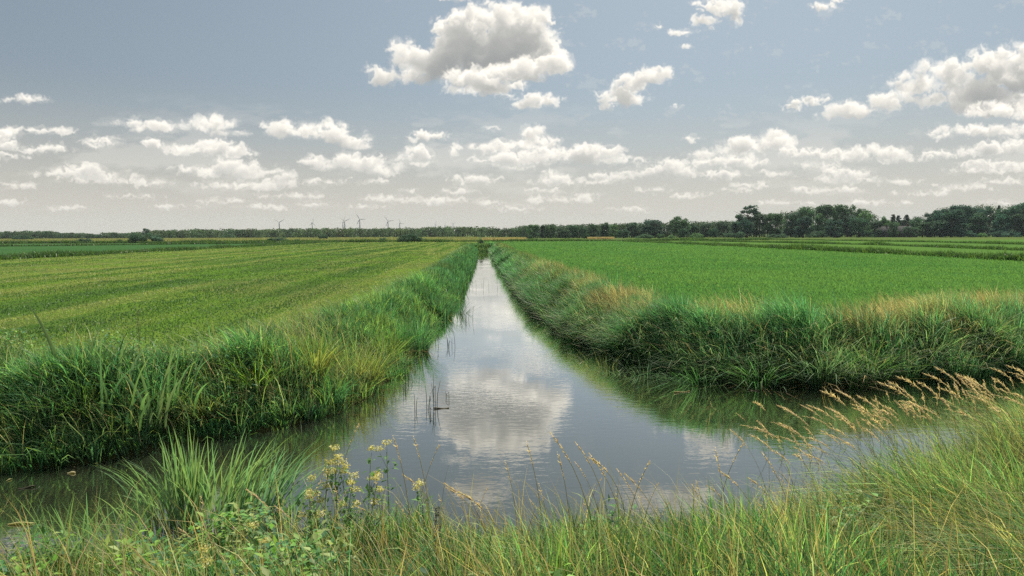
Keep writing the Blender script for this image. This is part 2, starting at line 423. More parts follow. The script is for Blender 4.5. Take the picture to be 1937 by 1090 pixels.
# ------------------------------------------------------------------ water edges (plan)
def poly(xs, ys):
    xs = np.array(xs, float); ys = np.array(ys, float)
    return lambda v: np.interp(v, xs, ys)
xL = poly([8, 11.5, 13, 15.7, 19.6, 23, 33, 66, 120, 400], [-3.0, -2.45, -2.2, -1.92, -1.68, -1.55, -1.2, -.98, -.95, -.95])
xR = poly([10, 14.2, 15.7, 17.4, 20, 26, 33, 66, 120, 400], [4.9, 4.0, 3.45, 3.05, 2.6, 2.2, 1.98, 1.6, 1.5, 1.5])
yFL = poly([-200, -40, -15, -6.2, -5.1, -3.95, -2.4, -1], [-12, -2, 6.0, 8.9, 9.35, 10.1, 11.4, 14])
yFR = poly([2.0, 2.9, 3.45, 4.2, 5.5, 6.9, 8, 12, 20, 40, 200], [22, 17.4, 15.7, 14.3, 13.4, 13.05, 13.2, 14.3, 17, 25, 90])
yN = poly([-200, -40, -15, -6, -4.5, -3, 0, 2, 3, 4, 5, 7, 10, 15, 40, 200], [-20, -9, .5, 4.9, 5.5, 5.9, 6.2, 6.1, 6.2, 6.6, 7.2, 8.5, 10.1, 12.0, 21, 85])
def shore(x, y):
    """signed distance-like value: >0 land (how far inland), <0 water, and which bank"""
    x = np.asarray(x, float); y = np.asarray(y, float)
    wob = (vnoise(x, y, .9, 5)-.5)*.35+(vnoise(x, y, .35, 6)-.5)*.15
    n = (yN(x)-y)*.93
    def smin(a, b, k=.8):
        h = np.clip(.5+.5*(b-a)/k, 0, 1); return b*(1-h)+a*h-k*h*(1-h)
    l = smin(xL(y)-x, (y-yFL(x))*.93)
    r = smin(x-xR(y), (y-yFR(x))*.97)
    end = y-117.0
    w = np.maximum(np.maximum(n, l), np.maximum(r, end))
    return w+wob
def smooth(a, b, v):
    t = np.clip((v-a)/(b-a), 0, 1); return t*t*(3-2*t)
def is_near(x, y): return (yN(x)-y) > -.8
def gz(x, y):
    x = np.asarray(x, float); y = np.asarray(y, float)
    w = shore(x, y)
    z = -.55+.62*smooth(-.9, .12, w)+.72*smooth(.0, 1.1, w)
    nb = (yN(x)-y)*.93
    near = smooth(-.8, -.5, nb)
    zn = -.55+.62*smooth(-.9, .12, w)+.30*np.clip(nb, 0, 3.6)
    z = z*(1-near)+zn*near
    z += (vnoise(x, y, 2.2, 8)-.5)*.10*smooth(0, 1, w)*(np.abs(x) < 60)
    return z

# ------------------------------------------------------------------ terrain
def grow(a, b, s0, g):
    out = [a]; s = s0
    while out[-1] < b: out.append(min(b, out[-1]+s)); s *= g
    return out
xs = np.array(sorted(set([-v for v in grow(14, 3000, .2, 1.12)] + list(np.arange(-14, 14, .14)) + grow(14, 3000, .2, 1.12))))
ys = np.array(sorted(set([-v for v in grow(0, 400, .5, 1.3)] + list(np.arange(0, 20, .14)) + grow(20, 3000, .2, 1.06))))
GX, GY = np.meshgrid(xs, ys)
GZ = gz(GX, GY)
V = np.stack([GX, GY, GZ], -1).reshape(-1, 3)
nx, ny = len(xs), len(ys)
i0 = (np.arange(ny-1)[:, None]*nx+np.arange(nx-1)[None]).ravel()
loops = np.stack([i0, i0+1, i0+nx+1, i0+nx], 1)
gme = np_mesh('ground', V, loops.ravel(), np.arange(len(i0))*4, None, True)

def ground_material():
    m = bpy.data.materials.new('meadow_ground'); m.use_nodes = True; t = m.node_tree
    p = t.nodes['Principled BSDF']; p.inputs['Roughness'].default_value = .9; p.inputs['Specular IOR Level'].default_value = 0
    g = N(t, 'ShaderNodeNewGeometry'); s = N(t, 'ShaderNodeSeparateXYZ'); t.links.new(g.outputs['Position'], s.inputs[0])
    def noise(scale, detail=4, vec=(1, 1, 1), rough=.55):
        mp = N(t, 'ShaderNodeMapping'); mp.inputs['Scale'].default_value = vec; t.links.new(g.outputs['Position'], mp.inputs[0])
        n = N(t, 'ShaderNodeTexNoise'); n.inputs['Scale'].default_value = scale; n.inputs['Detail'].default_value = detail; n.inputs['Roughness'].default_value = rough
        t.links.new(mp.outputs[0], n.inputs['Vector']); return n.outputs['Fac']
    def rng(v, a, b, c=0.0, d=1.0):
        n = N(t, 'ShaderNodeMapRange'); n.interpolation_type = 'SMOOTHSTEP'; t.links.new(v, n.inputs[0])
        for i, q in enumerate((a, b, c, d)): n.inputs[i+1].default_value = q
        return n.outputs[0]
    # mown field on the left: swathes along the ditch, yellow stubble and green regrowth
    sw = noise(1.0, 5, (.42, .018, 1)); sw2 = noise(1.0, 4, (1.6, .06, 1)); pt = noise(.16, 4); fine = noise(6.0, 6, (1, .45, 1), .7)
    c = mix_col(t, rng(sw, .40, .60), (.050, .105, .025), (.12, .145, .045))
    c = mix_col(t, rng(sw2, .48, .64, 0, .6), c, (.055, .085, .02))
    c = mix_col(t, rng(pt, .42, .62, 0, .75), c, (.085, .165, .02))
    left = mix_col(t, rng(fine, .35, .75, 0, .55), c, (.04, .07, .015))
    # deep green field on the right
    s3 = noise(1.0, 4, (.30, .05, 1)); f2 = noise(4.0, 6, (1, .6, 1), .7); p2 = noise(.09, 4)
    c = mix_col(t, rng(s3, .35, .65), (.035, .105, .030), (.052, .125, .034))
    c = mix_col(t, rng(p2, .40, .66, 0, .8), c, (.065, .135, .036))
    right = mix_col(t, rng(f2, .35, .75, 0, .6), c, (.018, .085, .018))
    side = rng(s.outputs['X'], -.4, .6)
    fld = mix_col(t, side, left, right)
    # meadows beyond the side ditches
    mead = mix_col(t, noise(.05, 5), (.022, .066, .028), (.045, .098, .032))
    meadr = mix_col(t, noise(.06, 5, (1, .5, 1)), (.045, .105, .026), (.075, .14, .034))
    fld = mix_col(t, rng(s.outputs['X'], -44.6, -44.0, 1, 0), fld, mead)
    fld = mix_col(t, rng(s.outputs['X'], 41.5, 42.1), fld, meadr)
    far = mix_col(t, noise(.02, 4), (.04, .085, .026), (.09, .11, .035))
    fld = mix_col(t, rng(s.outputs['Y'], 196, 199), fld, far)
    # bank soil near the water and the near bank
    soil = mix_col(t, noise(5, 5), (.018, .024, .010), (.045, .050, .018))
    fld = mix_col(t, rng(s.outputs['Z'], .58, .74), soil, fld)
    nearb = rng(s.outputs['Z'], .90, 1.0)
    fld = mix_col(t, nearb, fld, (.035, .05, .015))
    t.links.new(fld, p.inputs['Base Color'])
    b = N(t, 'ShaderNodeBump'); b.inputs['Strength'].default_value = .9; b.inputs['Distance'].default_value = .12
    t.links.new(math_node(t, 'ADD', fine, math_node(t, 'MULTIPLY', sw2, .8)), b.inputs['Height']); t.links.new(b.outputs[0], p.inputs['Normal'])
    return m
tag(link_mesh('ground', gme, ground_material()), 'flat meadow ground of mown left field and green right field cut by a ditch', 'ground', kind='structure')

# ------------------------------------------------------------------ water
def water_material():
    m = bpy.data.materials.new('ditch_water'); m.use_nodes = True; t = m.node_tree
    p = t.nodes['Principled BSDF']; p.inputs['Roughness'].default_value = .9; p.inputs['Specular IOR Level'].default_value = 0
    g = N(t, 'ShaderNodeNewGeometry')
    def noise(scale, detail, vec, rough=.5, dist=0.0):
        mp = N(t, 'ShaderNodeMapping'); mp.inputs['Scale'].default_value = vec; mp.inputs['Rotation'].default_value = (0, 0, .22)
        t.links.new(g.outputs['Position'], mp.inputs[0])
        n = N(t, 'ShaderNodeTexNoise'); n.inputs['Scale'].default_value = scale; n.inputs['Detail'].default_value = detail
        n.inputs['Roughness'].default_value = rough; n.inputs['Distortion'].default_value = dist
        t.links.new(mp.outputs[0], n.inputs['Vector']); return n.outputs['Fac']
    murk = mix_col(t, noise(.8, 4, (1, 1, 1)), (.010, .014, .010), (.020, .024, .014))
    t.links.new(murk, p.inputs['Base Color'])
    rip = noise(6.0, 2, (.55, 1.25, 1), .45, .6); rip2 = noise(19, 2, (.6, 1.1, 1), .5, .3); swell = noise(1.3, 2, (.7, 1, 1))
    patch = N(t, 'ShaderNodeMapRange'); patch.interpolation_type = 'SMOOTHSTEP'
    t.links.new(noise(.38, 2, (1, .6, 1)), patch.inputs[0])
    for i, v in enumerate((.38, .60, .16, 1.0)): patch.inputs[i+1].default_value = v
    h = math_node(t, 'ADD', math_node(t, 'MULTIPLY', rip, .0027), math_node(t, 'MULTIPLY', rip2, .0009))
    h = math_node(t, 'ADD', math_node(t, 'MULTIPLY', h, patch.outputs[0]), math_node(t, 'MULTIPLY', swell, .0007))
    b = N(t, 'ShaderNodeBump'); b.inputs['Strength'].default_value = 1.0; b.inputs['Distance'].default_value = 1.0
    t.links.new(h, b.inputs['Height']); gl = N(t, 'ShaderNodeBsdfGlossy'); gl.inputs['Roughness'].default_value = .004; gl.inputs['Color'].default_value = (.95, .95, .93, 1)
    t.links.new(b.outputs[0], gl.inputs['Normal'])
    fr = N(t, 'ShaderNodeFresnel'); fr.inputs['IOR'].default_value = 1.33; t.links.new(b.outputs[0], fr.inputs['Normal'])
    fac = math_node(t, 'ADD', math_node(t, 'MULTIPLY', fr.outputs[0], 2.5), .06, True)
    mx = N(t, 'ShaderNodeMixShader'); t.links.new(fac, mx.inputs[0]); t.links.new(p.outputs[0], mx.inputs[1]); t.links.new(gl.outputs[0], mx.inputs[2])
    t.links.new(mx.outputs[0], t.nodes['Material Output'].inputs['Surface'])
    return m
g = Geo()
wx = np.concatenate([np.linspace(-60, 60, 61)]); wy = np.concatenate([np.linspace(-30, 122, 77)])
WX, WY = np.meshgrid(wx, wy); nx, ny = len(wx), len(wy)
i0 = (np.arange(ny-1)[:, None]*nx+np.arange(nx-1)[None]).ravel()
g.add(np.stack([WX, WY, WX*0], -1), np.stack([i0, i0+1, i0+nx+1, i0+nx], 1), np.arange(len(i0))*4, (1, 1, 1))
tag(link_mesh('water', g.mesh('water'), water_material()), 'still grey ditch water with cloud reflections between grassy banks', 'water', kind='structure')

# ------------------------------------------------------------------ grass blades
T_LEV = {3: (0, .38, .74, 1.0), 2: (0, .5, 1.0)}
def add_blades(geo, P, H, W, lean, cb_, ct_, nseg=3, yaw=None, rng=RNG):
    """P (n,3) base, H, W (n,), lean (n,2) tip offset as a share of H, colours (n,3) at base and tip"""
    n = len(P)
    if n == 0: return
    H = np.broadcast_to(H, (n,)); W = np.broadcast_to(W, (n,))
    if yaw is None: yaw = rng.uniform(0, math.pi, n)
    sx, sy = np.cos(yaw)*W*.5, np.sin(yaw)*W*.5
    lm = np.clip(np.linalg.norm(lean, axis=1), 0, 1.6)
    tl = T_LEV[nseg]; rows = []; cols = []
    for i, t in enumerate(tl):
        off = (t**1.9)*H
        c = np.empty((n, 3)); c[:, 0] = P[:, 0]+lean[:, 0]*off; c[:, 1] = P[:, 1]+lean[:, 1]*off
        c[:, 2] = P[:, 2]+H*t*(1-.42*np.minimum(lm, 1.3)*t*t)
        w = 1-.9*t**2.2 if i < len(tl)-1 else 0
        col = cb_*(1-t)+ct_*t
        if i < len(tl)-1:
            a = c.copy(); a[:, 0] -= sx*w; a[:, 1] -= sy*w
            b = c.copy(); b[:, 0] += sx*w; b[:, 1] += sy*w
            rows += [a, b]; cols += [col, col]
        else: rows.append(c); cols.append(col)
    V = np.stack(rows, 1); Cc = np.stack(cols, 1); k = V.shape[1]
    if nseg == 3: lp = np.array([0,1,3,2, 2,3,5,4, 4,5,6]); st = np.array([0, 4, 8])
    else: lp = np.array([0,1,3,2, 2,3,4]); st = np.array([0, 4])
    base = np.arange(n)[:, None]
    geo.add(V.reshape(-1, 3), (lp[None]+base*k).ravel(), (st[None]+base*len(lp)).ravel(), Cc.reshape(-1, 3))
def tufts(geo, C2, per, hgt, wid, spread, out, wind, cb_, ct_, zf=gz, seed=1, nseg=3, hvar=.35, zoff=-.03):
    """tussocks: centres C2 (m,2), per blades each, height hgt (m,), colours (m,3)"""
    r = np.random.default_rng(seed); m = len(C2)
    idx = np.repeat(np.arange(m), per); n = len(idx)
    th = r.uniform(0, 2*math.pi, n); rr = np.sqrt(r.random(n))
    sp = np.broadcast_to(spread, (m,))[idx]
    P = np.empty((n, 3)); P[:, 0] = C2[idx, 0]+np.cos(th)*rr*sp; P[:, 1] = C2[idx, 1]+np.sin(th)*rr*sp
    P[:, 2] = zf(P[:, 0], P[:, 1])+zoff
    H = np.broadcast_to(hgt, (m,))[idx]*r.uniform(1-hvar, 1+hvar*.6, n)
    lean = np.stack([np.cos(th), np.sin(th)], 1)*(rr*out*r.uniform(.3, 1.3, n))[:, None] + np.array(wind)[None]*r.uniform(.4, 1.4, n)[:, None] \
        + r.normal(0, .10, (n, 2))
    j = np.exp(r.normal(-.06, .38, (n, 1)))*np.array([1, 1, 1])*np.c_[np.exp(r.normal(0, .14, n)), np.ones(n), np.exp(r.normal(0, .14, n))]
    add_blades(geo, P, H, np.broadcast_to(wid, (m,))[idx]*r.uniform(.7, 1.3, n), lean, np.clip(cb_[idx]*j, .004, 1), np.clip(ct_[idx]*j, .004, 1), nseg, None, r)
def pick(pal, n, r, w=None):
    pal = np.array(pal); return pal[r.choice(len(pal), n, p=w)]
def scatter(n, x0, x1, y0, y1, r): return np.stack([r.uniform(x0, x1, n), r.uniform(y0, y1, n)], 1)

G_DEEP = (.038, .118, .050); G_MID = (.068, .172, .062); G_LIME = (.145, .25, .075); G_BLUE = (.066, .165, .088); G_OLIVE = (.15, .19, .085); G_STRAW = (.50, .43, .26)

# --- near bank
r = np.random.default_rng(21); g = Geo()
P2 = scatter(9000, -9, 11, 1.2, 11.5, r)
w = shore(P2[:, 0], P2[:, 1]); keep = (w > .05) & is_near(P2[:, 0], P2[:, 1]) & (w < 6) & (np.abs(P2[:, 0]) < P2[:, 1]*.85+1.2)
P2 = P2[keep]; w = w[keep]; m = len(P2)
nz1 = vnoise(P2[:, 0], P2[:, 1], .9, 31); nz2 = vnoise(P2[:, 0], P2[:, 1], .4, 32)
right = smooth(2.2, 4.2, P2[:, 0]); leftm = smooth(-.8, -2.5, P2[:, 0])
h = (.34+.32*nz1)*(1+.75*right)*(1-.15*leftm)*(1-.15*leftm)*(.75+.25*smooth(0, 1, w))
a = pick([G_MID, G_LIME, G_OLIVE, G_DEEP], m, r, [.36, .2, .2, .24])
b_ = np.where((nz2 > .52)[:, None], a*1.35, a*1.0)
b_ = np.where((r.random(m) < .12+.26*right)[:, None], np.array(G_OLIVE)*1.9*np.array([1.2, 1, .95]), b_)
nz3 = vnoise(P2[:, 0], P2[:, 1], .55, 35); tone = (.62+.75*nz3)[:, None]
h = h*(.72+.6*nz3)
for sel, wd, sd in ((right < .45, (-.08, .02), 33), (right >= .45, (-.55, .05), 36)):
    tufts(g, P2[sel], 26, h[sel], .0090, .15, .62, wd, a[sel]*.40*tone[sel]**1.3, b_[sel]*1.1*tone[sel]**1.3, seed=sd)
# fine leaning grass on the right part of the near bank
P3 = P2[right > .25]; P3 = P3+r.normal(0, .12, P3.shape); m3 = len(P3)
tufts(g, P3, 13, r.uniform(.5, .9, m3), .0085, .22, .35, (-.70, .05), pick([G_MID, G_OLIVE], m3, r), pick([G_MID, (.30, .31, .14), (.16, .25, .08), (.42, .38, .20)], m3, r), seed=34)
tag(link_mesh('near_grass', g.mesh('near_grass'), M_GRASS), 'dense mixed grass covering the near bank along the bottom of the view', 'grass', kind='stuff')

# --- far left bank and its verge along the ditch
r = np.random.default_rng(41); g = Geo()
P2 = np.concatenate([scatter(11000, -13, -1, 5.5, 15, r), scatter(3000, -3.6, -1, 15, 32, r)])
w = shore(P2[:, 0], P2[:, 1]); nz1 = vnoise(P2[:, 0], P2[:, 1], 1.1, 42); nz2 = vnoise(P2[:, 0], P2[:, 1], .5, 43)
keep = (w > -.05) & ~is_near(P2[:, 0], P2[:, 1]) & (w < 1.5+.9*nz1+.7*smooth(-3, -6, P2[:, 0]))
P2 = P2[keep]; w = w[keep]; nz1 = nz1[keep]; nz2 = nz2[keep]; m = len(P2)
h = (.28+.36*nz2)*(.50+.60*smooth(0, 1.0, w))*(1-.45*smooth(1.2, 2.2, w))
a = pick([G_DEEP, G_MID, G_BLUE, G_LIME], m, r, [.34, .34, .18, .14])
b_ = a*(1.0+.8*nz1[:, None])
b_ = np.where((nz1 > .58)[:, None], np.array(G_LIME)*1.1, b_)
tone = (.6+.85*vnoise(P2[:, 0], P2[:, 1], .6, 48))[:, None]
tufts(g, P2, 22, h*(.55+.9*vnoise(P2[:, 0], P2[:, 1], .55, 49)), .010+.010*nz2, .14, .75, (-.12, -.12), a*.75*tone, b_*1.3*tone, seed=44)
sel = r.random(m) < .35; Q = P2[sel]; mq = len(Q)
tufts(g, Q, 6, r.uniform(.45, .85, mq), .014, .2, 1.0, (-.1, -.3), pick([G_MID, G_BLUE], mq, r), pick([(.15, .26, .10), (.20, .28, .06), (.12, .22, .12)], mq, r), seed=45)
tag(link_mesh('left_bank_grass', g.mesh('left_bank_grass'), M_GRASS), 'tangled green grass on the left bank between water and mown field', 'grass', kind='stuff')

# --- far right bank
r = np.random.default_rng(51); g = Geo()
P2 = np.concatenate([scatter(13000, 1.2, 19, 12, 20, r), scatter(4200, 1.4, 4.2, 16, 36, r)])
w = shore(P2[:, 0], P2[:, 1]); nz1 = vnoise(P2[:, 0], P2[:, 1], 1.4, 52); nz2 = vnoise(P2[:, 0], P2[:, 1], .55, 53)
keep = (w > -.1) & ~is_near(P2[:, 0], P2[:, 1]) & (w < 1.5+.9*nz1)
P2 = P2[keep]; w = w[keep]; nz1 = nz1[keep]; nz2 = nz2[keep]; m = len(P2)
h = (.48+.36*nz2)*(.85+.3*smooth(0, .6, w))*(1-.35*smooth(1.1, 2.0, w))
a = pick([G_DEEP, G_BLUE, G_MID], m, r, [.42, .38, .2])
dry = smooth(.7, 1.4, w)*smooth(.58, .80, nz1)
b_ = a*(1-dry[:, None]*.8)+dry[:, None]*.8*np.array([.34, .33, .17])
tone = (.6+.85*vnoise(P2[:, 0], P2[:, 1], .7, 58))[:, None]
hm_ = h*(.55+.85*vnoise(P2[:, 0], P2[:, 1], .6, 59)); wd_ = .010+.010*vnoise(P2[:, 0], P2[:, 1], .8, 60)
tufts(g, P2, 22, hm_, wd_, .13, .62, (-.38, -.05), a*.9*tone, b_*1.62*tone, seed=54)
# upright reeds with broad leaves in groups
sel = (vnoise(P2[:, 0], P2[:, 1], 1.0, 61) > .60) & (r.random(m) < .6) & (w < 1.3); Q = P2[sel]; mq = len(Q)
tufts(g, Q, 5, r.uniform(.7, 1.05, mq), .020, .12, .35, (-.22, -.05), pick([G_DEEP, G_BLUE], mq, r), pick([(.10, .24, .13), (.13, .27, .10), (.09, .20, .14)], mq, r), seed=62)
# long arching pale leaves hanging over the water
sel = (w < .9) & (r.random(m) < .55); Q = P2[sel]; mq = len(Q)
tufts(g, Q, 6, r.uniform(.7, 1.15, mq), .014, .22, 1.15, (-.35, -.45), pick([G_BLUE, G_MID], mq, r), pick([(.20, .31, .18), (.15, .26, .11), (.24, .28, .16), (.36, .33, .20)], mq, r), seed=56)
tag(link_mesh('right_bank_grass', g.mesh('right_bank_grass'), M_GRASS), 'tall dark windswept grass on the right bank above the water', 'grass', kind='stuff')
# pale flowering tops along the crest
g = Geo(); sel = (w > .55) & (w < 2.1) & (nz1+.25*smooth(6, 3, P2[:, 0])+.12*smooth(8, 11, P2[:, 0]) > .62); Q = P2[sel]; Q = Q[r.random(len(Q)) < .8]; mq = len(Q)
tufts(g, Q, 10, r.uniform(.68, 1.0, mq), .009, .2, .15, (-.40, -.03), pick([G_OLIVE], mq, r), pick([G_STRAW, (.28, .24, .11)], mq, r), seed=55)
tag(link_mesh('flowering_grass', g.mesh('flowering_grass'), M_DRY), 'pale straw coloured flowering grass tops along the right bank crest', 'grass', kind='stuff')

# --- verges further along the straight ditch
for side, nm, lab, sd in ((-1, 'left_verge_grass', 'rough green grass verge along the left side of the straight ditch', 61), (1, 'right_verge_grass', 'rough tall grass verge along the right side of the straight ditch', 62)):
    r = np.random.default_rng(sd); g = Geo(); nn = 9000
    yy = 24+(119-24)*r.random(nn)**1.25
    ww = r.uniform(-.05, 1.9 if side > 0 else 1.6, nn)
    xx = np.where(side < 0, xL(yy)-ww, xR(yy)+ww)
    Q = np.stack([xx, yy], 1); n1 = vnoise(xx, yy, 2.2, sd+9)*.6+vnoise(xx, yy, .8, sd+10)*.5
    hh = (.25+.75*n1)*(1.0 if side < 0 else 1.25)*(1-.35*smooth(1, 1.8, ww))
    a = pick([G_DEEP, G_MID, G_BLUE], nn, r); dry = (smooth(.5, .8, n1)*smooth(.5, 1.2, ww)*(.8 if side > 0 else .35))[:, None]
    tufts(g, Q, 9, hh, .016+.0006*yy, .25, .5, (-.25, 0), a*.7, (a*(.9+1.2*vnoise(xx, yy, 1.1, sd+12)[:, None]))*(1-dry)+dry*np.array([.22, .20, .08]), seed=sd+1)
    tag(link_mesh(nm, g.mesh(nm), M_GRASS), lab, 'grass', kind='stuff')

# --- growth closing the far end of the ditch
r = np.random.default_rng(66); g = Geo(); Q = np.stack([r.uniform(-2.2, 2.8, 420), r.uniform(116.2, 119.5, 420)], 1)
tufts(g, Q, 9, r.uniform(.45, .95, 420), .07, .25, .5, (-.2, 0), pick([G_DEEP, G_MID], 420, r), pick([G_MID, G_OLIVE, G_LIME], 420, r), seed=67, zoff=-.05)
tag(link_mesh('ditch_end_grass', g.mesh('ditch_end_grass'), M_GRASS), 'rough green growth closing the far end of the straight ditch', 'grass', kind='stuff')

# --- field grass
def field_grass(name, lab, side, n, seed):
    r = np.random.default_rng(seed); g = Geo()
    u = r.random(n); yy = 10.5*np.exp(u*math.log(197/10.5)); xx = r.uniform(-1, 1, n)*(yy*.80+2)
    w = shore(xx, yy)
    k = (w > 1.2) & ~is_near(xx, yy) & ((xx < 0) if side < 0 else (xx > 0)) & (xx > -44) & (xx < 41)
    xx, yy = xx[k], yy[k]; m = len(xx); P = np.stack([xx, yy, gz(xx, yy)-.01], 1)
    s1 = vnoise(xx*.42, yy*.02, 1, seed+1); s2 = vnoise(xx*1.6, yy*.09, 1, seed+2); s3 = vnoise(xx, yy, 5, seed+3)
    if side < 0:
        H = (.035+.06*s2*(1-.6*smooth(.5, .7, s1)))*(1+.010*yy); pal = np.array([(.078, .165, .045), (.235, .29, .105), (.12, .23, .052), (.056, .122, .040)])
        f = np.stack([.5-s1*.3, np.clip(s1*1.9-.6, 0, 2), np.clip(s3*1.3-.25, 0, 1), np.clip(.75-s2*1.3, 0, 1)], 1)
        s4 = vnoise(xx*.9, yy*.012, 1, seed+4); swx = xx*1.9+1.3*(vnoise(xx*.25, yy*.02, 1, seed+6)-.5)*4; st = s1*.40+s4*.30+(s2-.5)*.22+.30*(.5+.5*np.sin(swx))*(.35+.9*vnoise(xx*.3, yy*.02, 1, seed+7))
        k1 = smooth(.47, .57, st)[:, None]; k2 = smooth(.42, .32, st)[:, None]; k3 = smooth(.35, .75, s3)[:, None]*.6
        c = pal[0]*(1-k3)+pal[2]*k3; c = c*(1-k1)+pal[1]*k1; c = c*(1-k2*.85)+pal[3]*k2*.85; c = c*r.normal(1, .05, (m, 1))
        ln = r.normal(0, .5, (m, 2)); W = .008+.00085*yy
    else:
        H = (.075+.05*s2)*(1+.006*yy); pal = np.array([(.084, .212, .064), (.118, .248, .072), (.056, .158, .054), (.150, .262, .080)])
        s3 = s3*.3+.35*vnoise(xx*.5, yy*.06, 3.0, seed+5)+.6*vnoise(xx*.05, yy*.16, 1.0, seed+6)+.3*vnoise(xx, yy, 16, seed+8)-.3
        f = np.stack([np.full(m, .6), .3+.6*s3, np.clip(.85-s2, 0, 1)*.7, np.clip(s1-.3, 0, 1)], 1)*(.6+.4*r.random((m, 4))); c = pal[f.argmax(1)]
        ln = r.normal(0, .28, (m, 2))+np.array([-.2, 0]); W = .008+.00085*yy
    c = c*r.normal(1, .10, (m, 1))
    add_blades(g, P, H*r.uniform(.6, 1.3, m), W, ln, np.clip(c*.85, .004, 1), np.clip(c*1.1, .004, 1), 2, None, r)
    tag(link_mesh(name, g.mesh(name), M_GRASS), lab, 'grass', kind='stuff')
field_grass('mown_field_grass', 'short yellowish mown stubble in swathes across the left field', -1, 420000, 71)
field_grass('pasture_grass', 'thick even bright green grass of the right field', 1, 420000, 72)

# ------------------------------------------------------------------ trees
def leaf_cloud(geo, centres, radii, per, size, col, r, shell=.55, droop=0.0, jit=.22):
    """small leaf-clump faces spread through ellipsoid sub-crowns"""
    for c, rad in zip(centres, radii):
        n = max(8, int(per))
        d = r.normal(size=(n, 3)); d /= np.linalg.norm(d, axis=1)[:, None]
        t = (shell+(1-shell)*r.random(n))*r.uniform(.85, 1.08, n)
        P = np.asarray(c)+d*np.asarray(rad)*t[:, None]
        nrm = d+r.normal(0, .55, (n, 3)); nrm[:, 2] += .25; nrm /= np.linalg.norm(nrm, axis=1)[:, None]
        a = np.cross(nrm, r.normal(size=(n, 3))); a /= np.linalg.norm(a, axis=1)[:, None]+1e-9; b = np.cross(nrm, a)
        s = size*r.uniform(.6, 1.35, n)[:, None]
        V = np.stack([P-a*s, P+b*s*.62-nrm*s*.15, P+a*s*.9, P-b*s*.62-nrm*s*.15], 1)
        cl = np.asarray(col)*r.normal(1, jit, (n, 1))*r.uniform(.8, 1.2)
        geo.add(V, np.arange(n*4), np.arange(n)*4, np.repeat(np.clip(cl, .003, 1), 4, 0))
def trunk_geo(h, r0, limbs, r, bend=.04):
    g = Geo(); k = 7
    pts = [(math.sin(i*1.3)*bend*h*.3*i/k, math.cos(i*1.9)*bend*h*.3*i/k, h*i/k) for i in range(k+1)]
    tube(g, pts, [r0*(1-.72*i/k)*(1.35 if i == 0 else 1) for i in range(k+1)], (1, 1, 1), 6)
    for (a, z0, L, up) in limbs:
        x0, y0, zz = pts[min(k, int(z0/h*k))]
        p = [(x0+math.cos(a)*L*t, y0+math.sin(a)*L*t, z0+up*L*t**1.2) for t in (0, .35, .7, 1)]
        tube(g, p, [r0*.42, r0*.3, r0*.18, r0*.06], (1, 1, 1), 5)
    return g
def make_tree_meshes(kind, seed):
    """unit: height 1 m scaled later by the thing's scale; returns trunk and crown meshes for a 14 m tree"""
    r = np.random.default_rng(seed); g = Geo(); H = 14.0; cs = []; rs = []
    col = (.072, .135, .088)
    if kind == 'round':
        for i in range(26):
            th = r.uniform(0, 6.28); z = r.uniform(.14, .92); rr = (1-((z-.50)/.50)**2)**.5*4.6*r.uniform(.45, .95)
            cs.append((math.cos(th)*rr, math.sin(th)*rr, z*H)); q = r.uniform(1.2, 2.1); rs.append((q*1.2, q*1.2, q))
        per, size, shell = 130, .38, .55
    elif kind == 'tall':
        for i in range(24):
            th = r.uniform(0, 6.28); z = r.uniform(.10, .95); rr = (1-((z-.45)/.58)**2)**.5*3.2*r.uniform(.3, 1)
            cs.append((math.cos(th)*rr, math.sin(th)*rr, z*H)); q = r.uniform(1.0, 1.9); rs.append((q, q, q*1.15))
        per, size, shell = 130, .36, .5
    elif kind == 'airy':
        for i in range(22):
            th = r.uniform(0, 6.28); z = r.uniform(.42, .96); rr = (1-((z-.70)/.33)**2)**.5*4.3*r.uniform(.35, 1)
            cs.append((math.cos(th)*rr, math.sin(th)*rr, z*H)); q = r.uniform(.7, 1.25); rs.append((q*1.25, q*1.25, q))
        per, size, shell = 95, .30, .3
    elif kind == 'conifer':
        for i in range(16):
            z = .12+.86*i/15; q = (1-z)**.75*2.9+.45
            for k in range(4):
                th = r.uniform(0, 6.28); cs.append((math.cos(th)*q*.5, math.sin(th)*q*.5, z*H)); rs.append((q*.6+.1, q*.6+.1, .42))
        per, size, shell = 46, .30, .4
    elif kind == 'column':
        for i in range(18):
            th = r.uniform(0, 6.28); z = r.uniform(.08, .95); rr = r.uniform(.2, 1.3)
            cs.append((math.cos(th)*rr, math.sin(th)*rr, z*H)); rs.append((1.2, 1.2, 1.6))
        per, size, shell = 130, .34, .5
    elif kind == 'bush':
        for i in range(30):
            th = r.uniform(0, 6.28); rr = 6.0*r.random()**.6; z = (1-(rr/7.0)**2)**.5*H*.36*r.uniform(.25, .95)
            cs.append((math.cos(th)*rr, math.sin(th)*rr, z+.4)); q = r.uniform(1.2, 2.1); rs.append((q*1.15, q*1.15, q*.9))
        per, size, shell = 110, .34, .5
    leaf_cloud(g, cs, rs, per, size, col, r, shell)
    crown = g.mesh(kind+'_crown')
    lim = [(r.uniform(0, 6.28), r.uniform(.25, .7)*H*(.4 if kind == 'bush' else 1), r.uniform(2, 3.6)*(.6 if kind in ('column', 'conifer', 'tall') else 1), r.uniform(.5, 1.1)) for _ in range(9)]
    if kind == 'airy': lim += [(r.uniform(0, 6.28), r.uniform(.45, .7)*H, r.uniform(3, 4.2), r.uniform(.5, .9)) for _ in range(7)]
    tg = trunk_geo(H*(.30 if kind == 'bush' else .86), .16 if kind == 'bush' else .30, [(a, min(z, H*.28) if kind == 'bush' else z, L*.7 if kind == 'bush' else L, u) for a, z, L, u in lim], r)
    return tg.mesh(kind+'_trunk', True), crown
